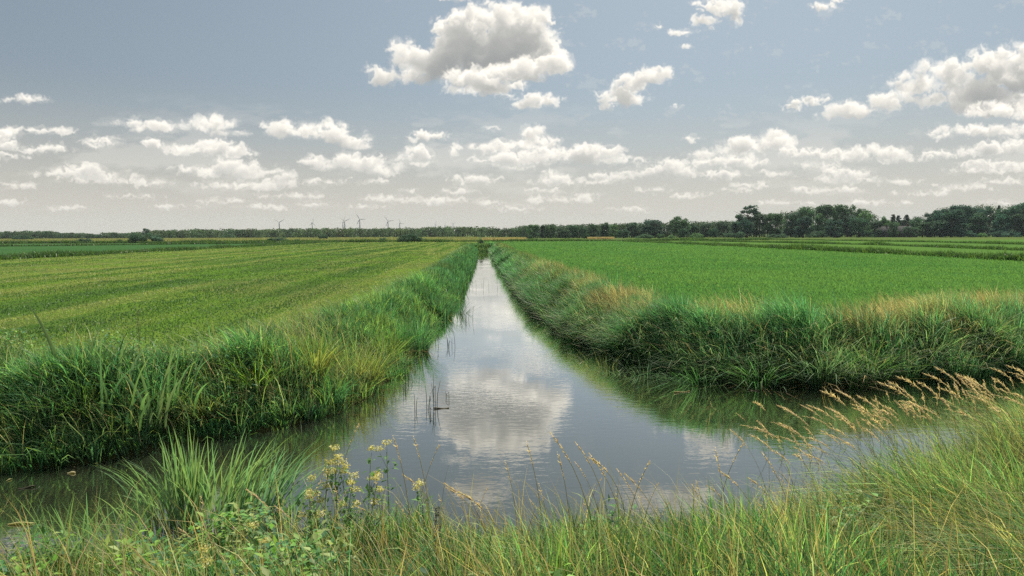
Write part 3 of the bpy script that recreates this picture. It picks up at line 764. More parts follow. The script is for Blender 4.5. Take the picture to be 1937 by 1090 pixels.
PROTO = {}
for k, n in (('round', 4), ('tall', 3), ('airy', 2), ('conifer', 1), ('column', 1), ('bush', 3)):
    PROTO[k] = []
    for i in range(n):
        tm, cm_ = make_tree_meshes(k, 300+sum(map(ord, k))+i*17)
        tm.materials.append(M_BARK); cm_.materials.append(M_CROWN); PROTO[k].append((tm, cm_))
KW = {'round': 10.6, 'tall': 8.2, 'airy': 9.8, 'conifer': 5.0, 'column': 5.0, 'bush': 14.0}   # crown widths of the 14 m prototypes
KH = {'round': 14.4, 'tall': 14.4, 'airy': 14.2, 'conifer': 14.3, 'column': 14.6, 'bush': 6.4}
NAME = {'round': 'broadleaf_tree', 'tall': 'broadleaf_tree', 'airy': 'broadleaf_tree', 'conifer': 'conifer_tree', 'column': 'broadleaf_tree', 'bush': 'bush'}
tree_n = [0]
def tree(px, top, wpx, kind, dist, label, group, tone=(1, 1, 1), zb=.8, cat=None):
    x, y = at(px, dist); H = z_of(px, top, dist)-zb; Wm = wpx*dist/F_PX
    tree_n[0] += 1; i = tree_n[0]
    tm, cm_ = PROTO[kind][i % len(PROTO[kind])]
    t = empty(NAME[kind], (x, y, zb-.05), (i*2.399) % 6.28)
    t.scale = (Wm/KW[kind], Wm/KW[kind], H/KH[kind])
    tag(t, label, cat or ('bush' if kind == 'bush' else 'tree'), group)
    a = link_mesh('trunk', tm, None, t); b = link_mesh('crown', cm_, None, t)
    b.color = (*tone, 1)
    return t
DK, MD, LT, BL = (.75, .80, .85), (1.05, 1.1, 1.0), (1.7, 1.75, 1.25), (.62, .78, .95)
GR = 'trees of the wood edge right of the ditch'
D0 = 318
TREES = [
 # px, top, width, kind, dist, tone, label
 (1009, 424, 25, 'round', 335, MD, 'round green tree right of the golden stubble strip with a bright right side'),
 (1026, 423, 12, 'column', 338, DK, 'narrow dark tree squeezed between two round trees right of the golden strip'),
 (1042, 423, 23, 'round', 336, MD, 'round tree with a bright right edge just left of a gap in the wood'),
 (1060, 430, 16, 'tall', 350, DK, 'low dark tree in the gap behind the small ball shaped tree'),
 (1070, 434, 20, 'round', 290, DK, 'small ball shaped dark tree standing alone in front of the wood edge'),
 (1084, 422, 24, 'round', 345, DK, 'broad dark tree rising behind the small ball shaped tree'),
 (1103, 426, 20, 'round', 340, MD, 'mid green tree behind a dark little shrub at the second golden strip'),
 (1123, 425, 22, 'round', 342, DK, 'dark tree above the left end of the second golden strip'),
 (1144, 421, 24, 'tall', 345, MD, 'tree with an uneven top above the right end of the second golden strip'),
 (1161, 423, 18, 'tall', 340, LT, 'lighter green tree left of the low rounded front tree'),
 (1179, 433, 26, 'round', 305, DK, 'low rounded tree in front of the wood left of the large dome tree'),
 (1195, 421, 28, 'round', 345, DK, 'dark tree filling the space behind the low rounded front tree'),
 (1212, 423, 22, 'tall', 350, DK, 'dark tree touching the left flank of the large dome tree'),
 (1238, 411, 50, 'round', 330, BL, 'large dark dome shaped tree in the middle of the right wood edge'),
 (1286, 408, 40, 'round', 330, MD, 'tall two tiered green tree right of the large dome tree'),
 (1293, 432, 22, 'round', 300, DK, 'small dark tree at the foot of the two tiered tree'),
 (1311, 423, 26, 'tall', 345, DK, 'dark tree just right of the two tiered tree'),
 (1332, 419, 30, 'round', 340, DK, 'flat topped dark tree midway between two tiered tree and airy giant'),
 (1349, 430, 20, 'round', 305, BL, 'small rounded bluish tree in front of the flat topped trees'),
 (1368, 419, 32, 'round', 340, DK, 'flat topped dark tree left of the airy giant'),
 (1390, 421, 24, 'tall', 330, DK, 'dark tree under the left branches of the airy giant'),
 (1413, 384, 58, 'airy', 332, DK, 'tallest airy tree with sky showing through its open crown'),
 (1411, 414, 30, 'round', 322, BL, 'dark tree hiding the trunk of the airy giant'),
 (1437, 404, 32, 'round', 325, DK, 'dark rounded tree leaning on the right side of the airy giant'),
 (1466, 402, 44, 'round', 318, DK, 'broad dark tree with a flat top right of the airy giant'),
 (1496, 396, 38, 'round', 335, DK, 'dark tree on the left shoulder of the highest wood group'),
 (1519, 410, 38, 'tall', 300, BL, 'pointed dark front tree below the highest wood group'),
 (1524, 391, 36, 'round', 335, MD, 'tree at the left part of the highest wood group crest'),
 (1556, 385, 44, 'round', 332, DK, 'highest rounded tree of the middle wood group'),
 (1548, 404, 28, 'tall', 318, MD, 'mid green tree in the second row below the highest rounded tree'),
 (1578, 414, 34, 'tall', 298, BL, 'pointed dark bluish tree standing forward right of centre in the group'),
 (1584, 388, 34, 'round', 335, MD, 'tree right beside the highest rounded tree of the group'),
 (1609, 386, 36, 'airy', 332, MD, 'airy yellowish topped tree on the right crest of the middle group'),
 (1604, 402, 30, 'round', 326, DK, 'dark tree below the airy yellowish topped tree'),
 (1634, 394, 30, 'round', 332, LT, 'light green tree closing the right end of the middle group'),
 (1624, 412, 36, 'round', 302, DK, 'low dark front tree at the right end of the middle group'),
 (1655, 417, 30, 'round', 305, DK, 'low dark tree left of the small grey roof'),
 (1672, 410, 24, 'tall', 350, LT, 'pale green tree behind the small grey roof'),
 (1688, 406, 21, 'conifer', 352, DK, 'leftmost of three small conifers above the farmhouse roof'),
 (1699, 407, 21, 'conifer', 356, BL, 'middle one of three small conifers above the farmhouse roof'),
 (1713, 405, 23, 'conifer', 352, DK, 'rightmost of three small conifers above the farmhouse roof'),
 (1689, 417, 22, 'round', 296, MD, 'small green tree standing between the two grey roofs'),
 (1733, 408, 24, 'round', 345, MD, 'green tree rising right behind the farmhouse roof'),
 (1722, 428, 30, 'round', 292, DK, 'low dark tree covering the right wall of the farmhouse'),
 (1745, 420, 34, 'round', 300, DK, 'dark sloping tree at the left foot of the rightmost wood'),
 (1762, 394, 34, 'airy', 322, BL, 'open crowned dark tree on the left shoulder of the rightmost wood'),
 (1782, 392, 38, 'round', 318, BL, 'dark bluish tree on the upper left of the rightmost wood'),
 (1800, 397, 58, 'tall', 292, BL, 'broad bluish tree standing forward in the rightmost wood'),
 (1814, 386, 44, 'round', 322, BL, 'high tree behind the broad bluish forward tree'),
 (1843, 384, 50, 'round', 320, BL, 'highest rounded tree of the rightmost wood'),
 (1850, 404, 44, 'tall', 298, DK, 'tall dark front tree below the highest tree of the rightmost wood'),
 (1871, 384, 24, 'airy', 318, DK, 'airy thin crowned tree with a gap under it in the rightmost wood'),
 (1888, 388, 16, 'conifer', 322, BL, 'single spire shaped conifer among the crowns of the rightmost wood'),
 (1904, 388, 40, 'round', 315, BL, 'dark tree right of the spire shaped conifer'),
 (1893, 404, 40, 'tall', 295, BL, 'dark front tree below the spire shaped conifer'),
 (1928, 384, 46, 'round', 310, BL, 'dark tree cut by the right edge of the view'),
 (1930, 406, 40, 'tall', 290, DK, 'front tree at the right edge of the view above the meadow'),
 (1768, 415, 34, 'tall', 296, DK, 'dark front tree between farmhouse side and broad bluish tree'),
]
for px, top, w, kind, d, tone, lab in TREES:
    tree(px, top+random.uniform(-1, 1), w*1.06, kind, d, lab, GR, tuple(c*random.uniform(.9, 1.1) for c in tone))
BUSHES = [
 (276, 438, 64, 205, DK, 'large dark flat bush in front of the wheat strip on the left'),
 (159, 449, 28, 210, DK, 'dark bush left of the large flat bush'),
 (226, 452, 14, 212, DK, 'tiny dark bush between two larger bushes on the left'),
 (525, 447, 44, 203, DK, 'dark bush below the leftmost wind turbine'),
 (561, 451, 14, 206, MD, 'little green bush right of the bush under the leftmost turbine'),
 (778, 441, 54, 200, DK, 'large dark bush at the end of the mown field near the ditch'),
 (724, 448, 15, 215, MD, 'small green bush left of the large dark bush by the ditch'),
 (910, 449, 15, 121, DK, 'dark bush closing the far end of the straight ditch'),
 (43, 444, 34, 330, DK, 'low dark bush at the far left edge of the wheat'),
 (611, 442, 18, 300, DK, 'small dark bush before the wood right of the second turbine'),
 (989, 446, 10, 300, MD, 'small green ball bush left of its larger twin by the golden strip'),
 (1003, 445, 11, 300, DK, 'dark ball bush right at the foot of the round green tree'),
 (1110, 440, 13, 296, DK, 'dark little shrub at the left end of the second golden strip'),
 (1133, 446, 10, 296, DK, 'tiny dark shrub in the middle of the second golden strip'),
 (1219, 442, 36, 285, MD, 'long low hedge like bush before the large dome tree'),
 (1249, 440, 15, 288, MD, 'round green shrub right of the long low bush'),
 (1270, 443, 16, 288, LT, 'pale low shrub at the foot of the two tiered tree'),
 (1318, 440, 26, 296, LT, 'light green shrub strip right of the small dark front tree'),
 (1859, 439, 17, 280, LT, 'single pale shrub on the meadow before the rightmost wood'),
 (1470, 441, 40, 300, DK, 'dark undergrowth bush below the broad flat topped tree'),
 (1640, 436, 44, 303, DK, 'dark undergrowth bush at the right end of the middle group'),
 (1815, 434, 60, 290, BL, 'dark undergrowth bush under the broad bluish tree'),
 (1900, 434, 60, 288, BL, 'dark undergrowth bush near the right edge of the view'),
 (1555, 436, 60, 303, DK, 'dark undergrowth bush under the highest rounded tree'),
 (1390, 437, 50, 306, DK, 'dark undergrowth bush under the airy giant'),
]
for px, top, w, d, tone, lab in BUSHES:
    tree(px, top, w, 'bush', d, lab, 'bushes along the field edges', tone)

# tall single tree standing out of the left wood
tree(277, 432, 16, 'round', 455, 'single taller tree standing out of the left wood above the large bush', 'trees of the left wood', DK)

# far wood on the left: one mass of crowns
def wood(name, lab, x0, x1, prof, dist, depth, seed, tone, step):
    r = np.random.default_rng(seed); g = Geo(); tr = Geo(); px = x0
    while px < x1:
        d = dist+r.uniform(0, depth); top = np.interp(px, prof[0], prof[1])+r.uniform(-2.0, 2.4)
        x, y = at(px, d); H = max(3.0, z_of(px, top, d)-.8); W = r.uniform(7, 12)*d/500; c = np.array(tone)*r.uniform(.65, 1.4)*np.array([r.uniform(.85, 1.2), 1, r.uniform(.85, 1.1)])
        cs = []; rs = []
        for k in range(8):
            cs.append((x+r.uniform(-.38, .38)*W, y+r.uniform(-2, 2), .8+H*r.uniform(.12, .80))); q = r.uniform(.16, .30)*W; rs.append((q*1.2, q*1.2, min(q, H*.3)))
        cs.append((x, y, .8+H*.84)); rs.append((W*.26, W*.26, H*.16))
        leaf_cloud(g, cs, rs, 34, .50*d/500, c, r, .6)
        tube(tr, [(x, y, .7), (x, y, .8+H*.4), (x+.3, y, .8+H*.75)], [.3, .22, .08], (.05, .04, .03), 5)
        px += r.uniform(.6, 1.4)*step
    g.V += tr.V; g.Cc += tr.Cc
    off = 0
    for L_, S_, v in zip(tr.L, tr.S, tr.V):
        g.L.append(L_+g.n); g.S.append(S_+g.nl)
    o = link_mesh(name, g.mesh(name), M_CROWN); tag(o, lab, 'wood', kind='stuff')
wood('far_wood', 'far dark wood running behind the wheat strip and below the turbines', 285, 990,
     ([285, 330, 420, 500, 560, 640, 700, 760, 850, 900, 940, 990], [436, 435, 434, 434, 433, 432, 432, 432, 429, 429, 432, 430]), 460, 60, 91, (.075, .125, .070), 4.0)
wood('far_copse', 'low far row of dark trees at the left edge of the wheat strip', -60, 285,
     ([-60, 0, 60, 110, 170, 200, 285], [441, 440, 437, 439, 443, 442, 440]), 520, 40, 92, (.065, .115, .070), 4.6)
wood('back_wood', 'dark mass of further trees behind the right wood edge', 985, 2060,
     ([985, 1100, 1200, 1300, 1400, 1450, 1500, 1560, 1640, 1660, 1720, 1745, 1780, 1850, 2060], [426, 424, 422, 419, 416, 404, 396, 389, 393, 416, 416, 408, 389, 386, 385]), 345, 40, 93, (.055, .100, .066), 3.4)

# ------------------------------------------------------------------ wheat strips, hedges and reed lines
def strip_blades(name, lab, cat, pts, n, width, h, wid, pal, seed, lump=4.0, wind=-.15):
    r = np.random.default_rng(seed); pts = np.array(pts, float)
    seg = np.linalg.norm(np.diff(pts, axis=0), axis=1); cum = np.r_[0, np.cumsum(seg)]; s = r.random(n)*cum[-1]
    x = np.interp(s, cum, pts[:, 0])+r.normal(0, width*.4, n); y = np.interp(s, cum, pts[:, 1])+r.normal(0, width*.4, n)
    lm = vnoise(x, y, lump, seed)*.7+vnoise(x, y, lump*.3, seed+1)*.3
    P = np.stack([x, y, np.full(n, .74)], 1); g = Geo(); c = pick(pal, n, r)
    add_blades(g, P, h*(.35+1.1*lm)*r.uniform(.6, 1.2, n), wid*r.uniform(.6, 1.4, n), r.normal(0, .4, (n, 2))+np.array([wind, 0]), c*.9, c*1.15, 2, None, r)
    tag(link_mesh(name, g.mesh(name), M_GRASS), lab, cat, kind='stuff')
RP = [(.030, .075, .025), (.05, .11, .03), (.07, .13, .03)]
strip_blades('ditch_reeds', 'dark reeds along the side ditch beyond the mown field', 'reeds', [(-44, 24), (-44.5, 120), (-44, 198)], 22000, 1.3, .75, .09, RP, 101, 6)
strip_blades('meadow_reeds', 'thin dark reed line across the far left meadow', 'reeds', [(-160, 120), (-95, 150), (-40, 196)], 7000, 1.6, .8, .14, RP, 103, 8)
strip_blades('pasture_reeds', 'dark reed line along the side ditch beyond the right field', 'reeds', [(41.8, 24), (41.8, 110), (38, 196)], 22000, 1.3, .80, .09, RP, 105, 5)
strip_blades('further_reeds', 'broken reed line crossing the meadow before the right wood', 'reeds', [(62, 60), (70, 120), (58, 210)], 12000, 1.4, .7, .11, RP, 107, 7)
strip_blades('outer_reeds', 'outermost reed line near the right wood', 'reeds', [(90, 80), (100, 150), (95, 240)], 11000, 1.6, .7, .13, RP, 109, 9)
strip_blades('field_end_hedge', 'low dark growth along the far end of both fields', 'hedge', [(-150, 203), (-60, 200), (0, 199), (40, 198), (90, 215)], 22000, 1.8, .95, .16, RP, 111, 7, 0)
def wheat(name, lab, x0, x1, d0, d1, h, pal, n, seed):
    r = np.random.default_rng(seed); d = r.uniform(d0, d1, n); px = r.uniform(x0, x1, n)
    e = np.array([at(p, 1.0)[0] for p in (x0, x1)]); x = np.interp(px, [x0, x1], e)*d
    P = np.stack([x, d, np.full(n, .75)], 1); g = Geo(); c = pick(pal, n, r)
    add_blades(g, P, h*r.uniform(.7, 1.2, n), .30*r.uniform(.6, 1.4, n), r.normal(0, .3, (n, 2)), c*.8, c, 2, None, r)
    tag(link_mesh(name, g.mesh(name), M_DRY), lab, 'crop', kind='stuff')
WP = [(.30, .29, .13), (.26, .27, .12), (.18, .23, .08)]
wheat('wheat_strip', 'pale ripening wheat strip before the far left wood', -60, 905, 225, 420, .8, WP, 60000, 121)
wheat('golden_strip', 'golden grain strip left of the first round trees at the end of the ditch', 912, 995, 225, 300, .9, [(.36, .30, .15), (.30, .27, .13)], 9000, 122)
wheat('golden_patch', 'second golden grain strip in front of the right wood edge', 1112, 1162, 270, 300, .9, [(.36, .29, .17), (.30, .25, .13)], 4000, 123)

# ------------------------------------------------------------------ wind turbines
def make_turbine():
    t = empty('wind_turbine', (0, 0, 0))
    g = Geo(); tube(g, [(0, 0, 0), (0, 0, 25), (0, 0, 50)], [2.1, 1.7, 1.3], (1, 1, 1), 12); link_mesh('tower', g.mesh('tower', True), M_TURB, t)
    g = Geo(); tube(g, [(0, -2.2, 50.6), (0, -1.6, 50.7), (0, 2.6, 50.8), (0, 3.2, 50.8)], [.7, 1.0, 1.1, .6], (1, 1, 1), 8); link_mesh('nacelle', g.mesh('nacelle', True), M_TURB, t)
    g = Geo(); tube(g, [(0, -3.6, 50.6), (0, -3.1, 50.6), (0, -2.2, 50.6)], [.2, .75, .9], (1, 1, 1), 10); hub = link_mesh('hub', g.mesh('hub', True), M_TURB, t)
    g = Geo()
    secs = [(0, .8, .6), (1.5, .9, .55), (4, 2.0, .4), (9, 1.5, .3), (15, 1.0, .2), (18.5, .3, .08)]
    V = []
    for z, ch, th in secs: V += [(-ch*.35, 0, z), (0, -th, z), (ch*.65, 0, z), (0, th, z)]
    L = []
    for i in range(len(secs)-1):
        for k in range(4): L += [i*4+k, i*4+(k+1) % 4, i*4+4+(k+1) % 4, i*4+4+k]
    n = len(L)//4; L += [20, 21, 22, 23]
    g.add(V, L, np.arange(n+1)*4, (1, 1, 1)); bm = g.mesh('blade'); bm.materials.append(M_TURB)
    for k in range(3):
        b = bpy.data.objects.new('blade', bm); COL.objects.link(b); b.parent = t; b.location = (0, -2.9, 50.6); b.rotation_euler = (0, 2*math.pi*k/3, 0)
    return t
def children_named(t, n): return [c for c in t.children if c.name.split('.')[0] == n]
tb = make_turbine()
TURB = [ # px, hub py, rotor radius px, facing yaw, blade angle, label
 (529, 420.5, 11.5, .15, 62, 'leftmost wind turbine, blades spread in a wide Y'),
 (591, 422.0, 11.0, 1.25, 6, 'turbine seen almost edge on, second from the left'),
 (649, 420.0, 11.0, 1.2, 20, 'thin edge on turbine close behind a wider one'),
 (652.5, 418.5, 11.5, .3, -55, 'turbine with a long left blade just right of an edge on one'),
 (681, 415.0, 12.5, .2, -32, 'largest wind turbine with its blade raised to the left'),
 (734.5, 418.5, 11.5, .2, -38, 'turbine right of the largest one, blades forming a tilted Y'),
 (756.5, 422.5, 10.0, 1.0, -25, 'smaller half turned turbine beside the tilted Y one'),
 (823.5, 424.5, 8.0, 1.35, 2, 'faint edge on turbine, first of the three small ones'),
 (841.5, 426.0, 7.0, 1.3, 10, 'faintest turbine, middle of the three small ones'),
 (857, 423.5, 6.5, .5, 58, 'last turbine on the right, blades level over the wood'),
]
for i, (px, hy, rp, yaw, ang, lab) in enumerate(TURB):
    t = tb if i == 0 else copy_tree(tb)
    d = 18.5/rp*F_PX; x, y = at(px, d); hz_ = z_of(px, hy, d)
    t.location = (x, y, hz_-50.6); t.rotation_euler = (0, 0, yaw-.1)
    tag(t, lab, 'wind turbine', 'wind turbines on the horizon')
    for k, b in enumerate(children_named(t, 'blade')): b.rotation_euler = (0, math.radians(ang+120*k), 0)

# ------------------------------------------------------------------ houses in the right wood
M_ROOF = plain_mat('roof_tiles', (.055, .055, .058), 1.0, .12, 2.0, 0.0); M_BRICK = plain_mat('house_brick', (.05, .038, .032), 1.0, .15, 3.0, 0.0)
M_GLASS = plain_mat('window_glass', (.03, .035, .04), .15, .02); M_FRAME = plain_mat('white_frame', (.14, .14, .135), .7, .03)
def house(name, px, dist, w, dpt, wall, ridge, label, hip):
    x, y = at(px, dist); t = empty(name, (x, y, .78), -.12)
    tag(t, label, 'house', 'farm buildings in the right wood')
    g = Geo(); box(g, (-w/2, -dpt/2, 0), (w/2, dpt/2, wall)); link_mesh('wall', g.mesh('wall'), M_BRICK, t)
    g = Geo(); o = .5; W2, D2 = w/2+o, dpt/2+o
    V = [(-W2, -D2, wall-.1), (W2, -D2, wall-.1), (W2, D2, wall-.1), (-W2, D2, wall-.1), (-W2+hip, 0, ridge), (W2-hip, 0, ridge),
         (-W2, -D2, wall-.3), (W2, -D2, wall-.3), (W2, D2, wall-.3), (-W2, D2, wall-.3)]
    g.add(V, [0,1,5,4, 2,3,4,5, 6,7,1,0, 7,8,2,1, 8,9,3,2, 9,6,0,3, 9,8,7,6, 1,2,5, 3,0,4], [0,4,8,12,16,20,24,28,31], (1, 1, 1))
    rf = link_mesh('roof', g.mesh('roof'), M_ROOF, t)
    g = Geo(); box(g, (w*.18, -.4, ridge-.7), (w*.18+.7, .3, ridge+.7)); link_mesh('chimney', g.mesh('chimney'), M_BRICK, rf)
    g = Geo(); box(g, (-.5, -dpt/2-.06, .02), (.5, -dpt/2+.02, 2.05)); dr = link_mesh('door', g.mesh('door'), M_FRAME, t)
    for q in (-.32, -.16, .2, .34):
        g = Geo(); box(g, (w*q-.55, -dpt/2-.05, .9), (w*q+.55, -dpt/2+.02, 2.1)); wd = link_mesh('window', g.mesh('window'), M_FRAME, t)
        g = Geo(); box(g, (w*q-.45, -dpt/2-.07, 1.0), (w*q+.45, -dpt/2-.052, 2.0)); link_mesh('pane', g.mesh('pane'), M_GLASS, wd)
house('farmhouse', 1707, 312, 9.5, 8, 2.4, z_of(1707, 427.5, 312)-.78, 'farmhouse with a wide grey roof half hidden between trees', 1.8)
house('barn', 1671, 318, 5.0, 6, 2.6, z_of(1671, 428.5, 318)-.78, 'small barn with a pale grey roof left of the farmhouse', .6)

# ------------------------------------------------------------------ leafy weeds on the banks (stuff)
def leaves(geo, P, size, cols, r, tilt=.8, long=1.0):
    """folded pointed leaves: six vertices, two faces pairs"""
    n = len(P); yaw = r.uniform(0, 6.28, n); pt = r.normal(.15, tilt*.5, n)
    d = np.stack([np.cos(yaw)*np.cos(pt), np.sin(yaw)*np.cos(pt), np.sin(pt)], 1)
    s_ = np.stack([-np.sin(yaw), np.cos(yaw), np.zeros(n)], 1); up = np.cross(d, s_)
    L = size*r.uniform(.6, 1.3, n); L = L[:, None]; W = L*.26/long**.5; L = L*long
    V = np.stack([P, P+d*L*.4+s_*W+up*L*.06, P+d*L-up*L*.12, P+d*L*.4-s_*W+up*L*.06, P+d*L*.45-up*L*.02], 1)
    lp = np.array([0, 1, 4, 1, 2, 4, 2, 3, 4, 3, 0, 4]); st = np.arange(4)*3; b = np.arange(n)[:, None]
    geo.add(V.reshape(-1, 3), (lp[None]+b*5).ravel(), (st[None]+b*12).ravel(), np.repeat(np.clip(cols*r.normal(1, .2, (n, 1)), .004, 1), 5, 0))
def herb_patch(geo, C2, h, per, size, pal, r, spread=.16, long=1.0):
    m = len(C2); idx = np.repeat(np.arange(m), per); n = len(idx)
    t = r.random(n)**.7; th = r.uniform(0, 6.28, n); rr = spread*np.sqrt(r.random(n))*(.5+.7*t)
    x = C2[idx, 0]+np.cos(th)*rr; y = C2[idx, 1]+np.sin(th)*rr
    P = np.stack([x, y, gz(C2[idx, 0], C2[idx, 1])+np.broadcast_to(h, (m,))[idx]*t], 1)
    base = pick(pal, m, r)[idx]
    leaves(geo, P, size, base*(.8+.5*t[:, None]), r, 1.0, long)
r = np.random.default_rng(131); g = Geo()
P2 = scatter(5200, -12, -2.0, 6.5, 14.5, r); w = shore(P2[:, 0], P2[:, 1])
k = (w > .15) & (w < 2.3) & ~is_near(P2[:, 0], P2[:, 1]) & (vnoise(P2[:, 0], P2[:, 1], 1.2, 132)+.25*smooth(-3, -6, P2[:, 0]) > .70)
Q = P2[k]; herb_patch(g, Q, (.35+.5*vnoise(Q[:, 0], Q[:, 1], .8, 133))*(.5+.5*smooth(.1, 1.0, shore(Q[:, 0], Q[:, 1]))), 16, .058, [(.06, .17, .075), (.09, .22, .08), (.16, .28, .08), (.06, .16, .10), (.20, .24, .10)], r)
tag(link_mesh('left_bank_weeds', g.mesh('left_bank_weeds'), M_LEAF), 'dark broad leaved weeds crowding the left bank', 'weeds', kind='stuff')
r = np.random.default_rng(141); g = Geo()
P2 = scatter(3600, -6, 6, 3.1, 6.2, r); w = shore(P2[:, 0], P2[:, 1])
k = (w > .1) & is_near(P2[:, 0], P2[:, 1]) & (vnoise(P2[:, 0], P2[:, 1], .7, 142)+.10*smooth(1.5, -1.5, P2[:, 0]) > .70)
Q = P2[k]; herb_patch(g, Q, .22+.42*vnoise(Q[:, 0], Q[:, 1], .5, 143), 15, .070, [(.06, .17, .06), (.11, .25, .06), (.17, .31, .06), (.05, .14, .07), (.20, .26, .10)], r, .13)
tag(link_mesh('near_weeds', g.mesh('near_weeds'), M_LEAF), 'low broad leaved weeds between the grass of the near bank', 'weeds', kind='stuff')
# thin straw coloured dead stems lying in the near grass
r = np.random.default_rng(151); g = Geo(); P2 = scatter(4200, -7, 9, 2.2, 8.5, r); w = shore(P2[:, 0], P2[:, 1])
k = (w > .05) & is_near(P2[:, 0], P2[:, 1]); Q = P2[k]; mq = len(Q)
tufts(g, Q, 3, r.uniform(.45, .95, mq), .0062, .1, .6, (-.25, .0), pick([(.30, .27, .12)], mq, r), pick([(.46, .38, .20), (.38, .34, .15)], mq, r), seed=152)
tag(link_mesh('dry_stems', g.mesh('dry_stems'), M_DRY), 'thin straw coloured dry stems among the near bank grass', 'dry grass', kind='stuff')

for nm, lab, bx_, sd in (('left_bank_stems', 'thin pale dead stems among the left bank weeds', (-11, -1.6, 8.5, 15), 171), ('right_bank_stems', 'thin pale dead stems among the right bank grass', (1.6, 17, 12.5, 19), 172)):
    r = np.random.default_rng(sd); g = Geo(); P2 = scatter(3400, *bx_, r); w = shore(P2[:, 0], P2[:, 1]); k = (w > .0) & (w < 1.9) & ~is_near(P2[:, 0], P2[:, 1]); Q = P2[k]; mq = len(Q)
    tufts(g, Q, 2, r.uniform(.5, 1.05, mq), .009, .1, .55, (-.25, -.15), pick([(.24, .24, .12), (.14, .20, .08)], mq, r), pick([(.46, .40, .24), (.34, .34, .18), (.30, .36, .20)], mq, r), seed=sd+1)
    tag(link_mesh(nm, g.mesh(nm), M_DRY), lab, 'dry grass', kind='stuff')
r = np.random.default_rng(181); g = Geo(); P2 = scatter(9000, -9, 9, 5, 24, r); w = shore(P2[:, 0], P2[:, 1]); k = (w < -.02) & (w > -.75) & (r.random(9000) < np.exp(w*4.5)*.5) & ~is_near(P2[:, 0], P2[:, 1])
Q = P2[k]; leaves(g, np.c_[Q, np.full(len(Q), .006)], .055, pick([(.22, .22, .11), (.12, .15, .06), (.34, .31, .19), (.09, .08, .05)], len(Q), r), r, .06, 1.6)
tag(link_mesh('floating_litter', g.mesh('floating_litter'), M_DRY), 'small dead leaves and bits floating along the far waterlines', 'litter', kind='stuff')

# ------------------------------------------------------------------ things with sword leaves and tussocks
def blade_clump(name, x, y, n, h, wid, spread, out, wind, cb_, ct_, label, cat, group, seed, z=None, stalks=0):
    """one clump: Empty at its base > leaves mesh (+ crown of dead leaves at the foot)"""
    r = np.random.default_rng(seed); g = Geo()
    z0 = float(gz(np.array([x]), np.array([y]))[0]) if z is None else z
    t = empty(name, (x, y, z0)); tag(t, label, cat, group)
    zf = lambda a, b: np.zeros_like(a)
    tufts(g, np.zeros((1, 2)), n, np.array([h]), np.array([wid]), spread, out, wind, np.array([cb_]), np.array([ct_]), zf, seed, 3, .45, -.08)
    link_mesh('leaves', g.mesh('leaves'), M_GRASS, t)
    g = Geo(); k = max(6, n//6)
    tufts(g, np.zeros((1, 2)), k, np.array([h*.45]), np.array([wid*1.1]), spread*1.1, out*2.6, wind, np.array([(.12, .10, .05)]), np.array([(.28, .23, .12)]), zf, seed+1, 3, .45, -.08)
    link_mesh('dead_leaves', g.mesh('dead_leaves'), M_DRY, t)
    return t
def sword_leaf(geo, p0, h, wid, lean, col, ct_, fold=.25, n=9, yaw=0.0, kink=0.0):
    """one broad long leaf with a keel; lean = horizontal tip offset vector"""
    V = []; C_ = []
    for i in range(n):
        t = i/(n-1); o = np.array(lean)*t**2; z = h*t*(1-.35*min(1, np.linalg.norm(lean)/h)*t*t)-kink*h*max(0, t-.6)**1.5
        c = np.array([p0[0]+o[0], p0[1]+o[1], p0[2]+z]); w = wid*.5*min(1, .65+t*1.2)*(1-t**3.2)+.0008
        sx = np.array([math.cos(yaw), math.sin(yaw), 0]); dp = np.array([-math.sin(yaw), math.cos(yaw), 0])*w*fold
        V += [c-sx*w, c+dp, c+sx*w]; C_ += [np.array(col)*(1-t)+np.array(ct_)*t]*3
    L = []
    for i in range(n-1):
        for k in (0, 1): L += [i*3+k, i*3+k+1, i*3+k+4, i*3+k+3]
    geo.add(V, L, np.arange((n-1)*2)*4, np.array(C_))
def flag_clump(x, y, z, specs, label, group, seed, tone=(1, 1, 1)):
    r = np.random.default_rng(seed); t = empty('sword_leaf_plant', (x, y, z)); tag(t, label, 'plant', group)
    for (dx, dy, h, wid, lx, ly) in specs:
        g = Geo(); c = np.array((.115, .215, .105))*r.uniform(.75, 1.3)*np.array(tone)*np.array([r.uniform(.85, 1.25), 1, r.uniform(.8, 1.2)])
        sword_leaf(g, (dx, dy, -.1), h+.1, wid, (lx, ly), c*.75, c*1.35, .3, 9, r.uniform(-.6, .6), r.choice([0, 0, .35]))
        link_mesh('leaf', g.mesh('leaf'), M_GRASS, t)
    return t
GF = 'sword leaved plants by the water'
def rand_specs(n, h, wid, spread, leanx, out, r):
    o = []
    for _ in range(n):
        dx, dy = r.normal(0, spread), r.normal(0, spread*.6); hh = h*r.uniform(.55, 1.1)
        o.append((dx, dy, hh, wid*r.uniform(.7, 1.2), leanx*hh*r.uniform(.2, 1.4)+dx*out+r.normal(0, .08), r.normal(0, .12)))
    return o
gz1_ = lambda x, y: float(gz(np.array([x]), np.array([y]))[0])
def gp(px, py, z): p = ground(px, py, z); return float(p[0]), float(p[1])
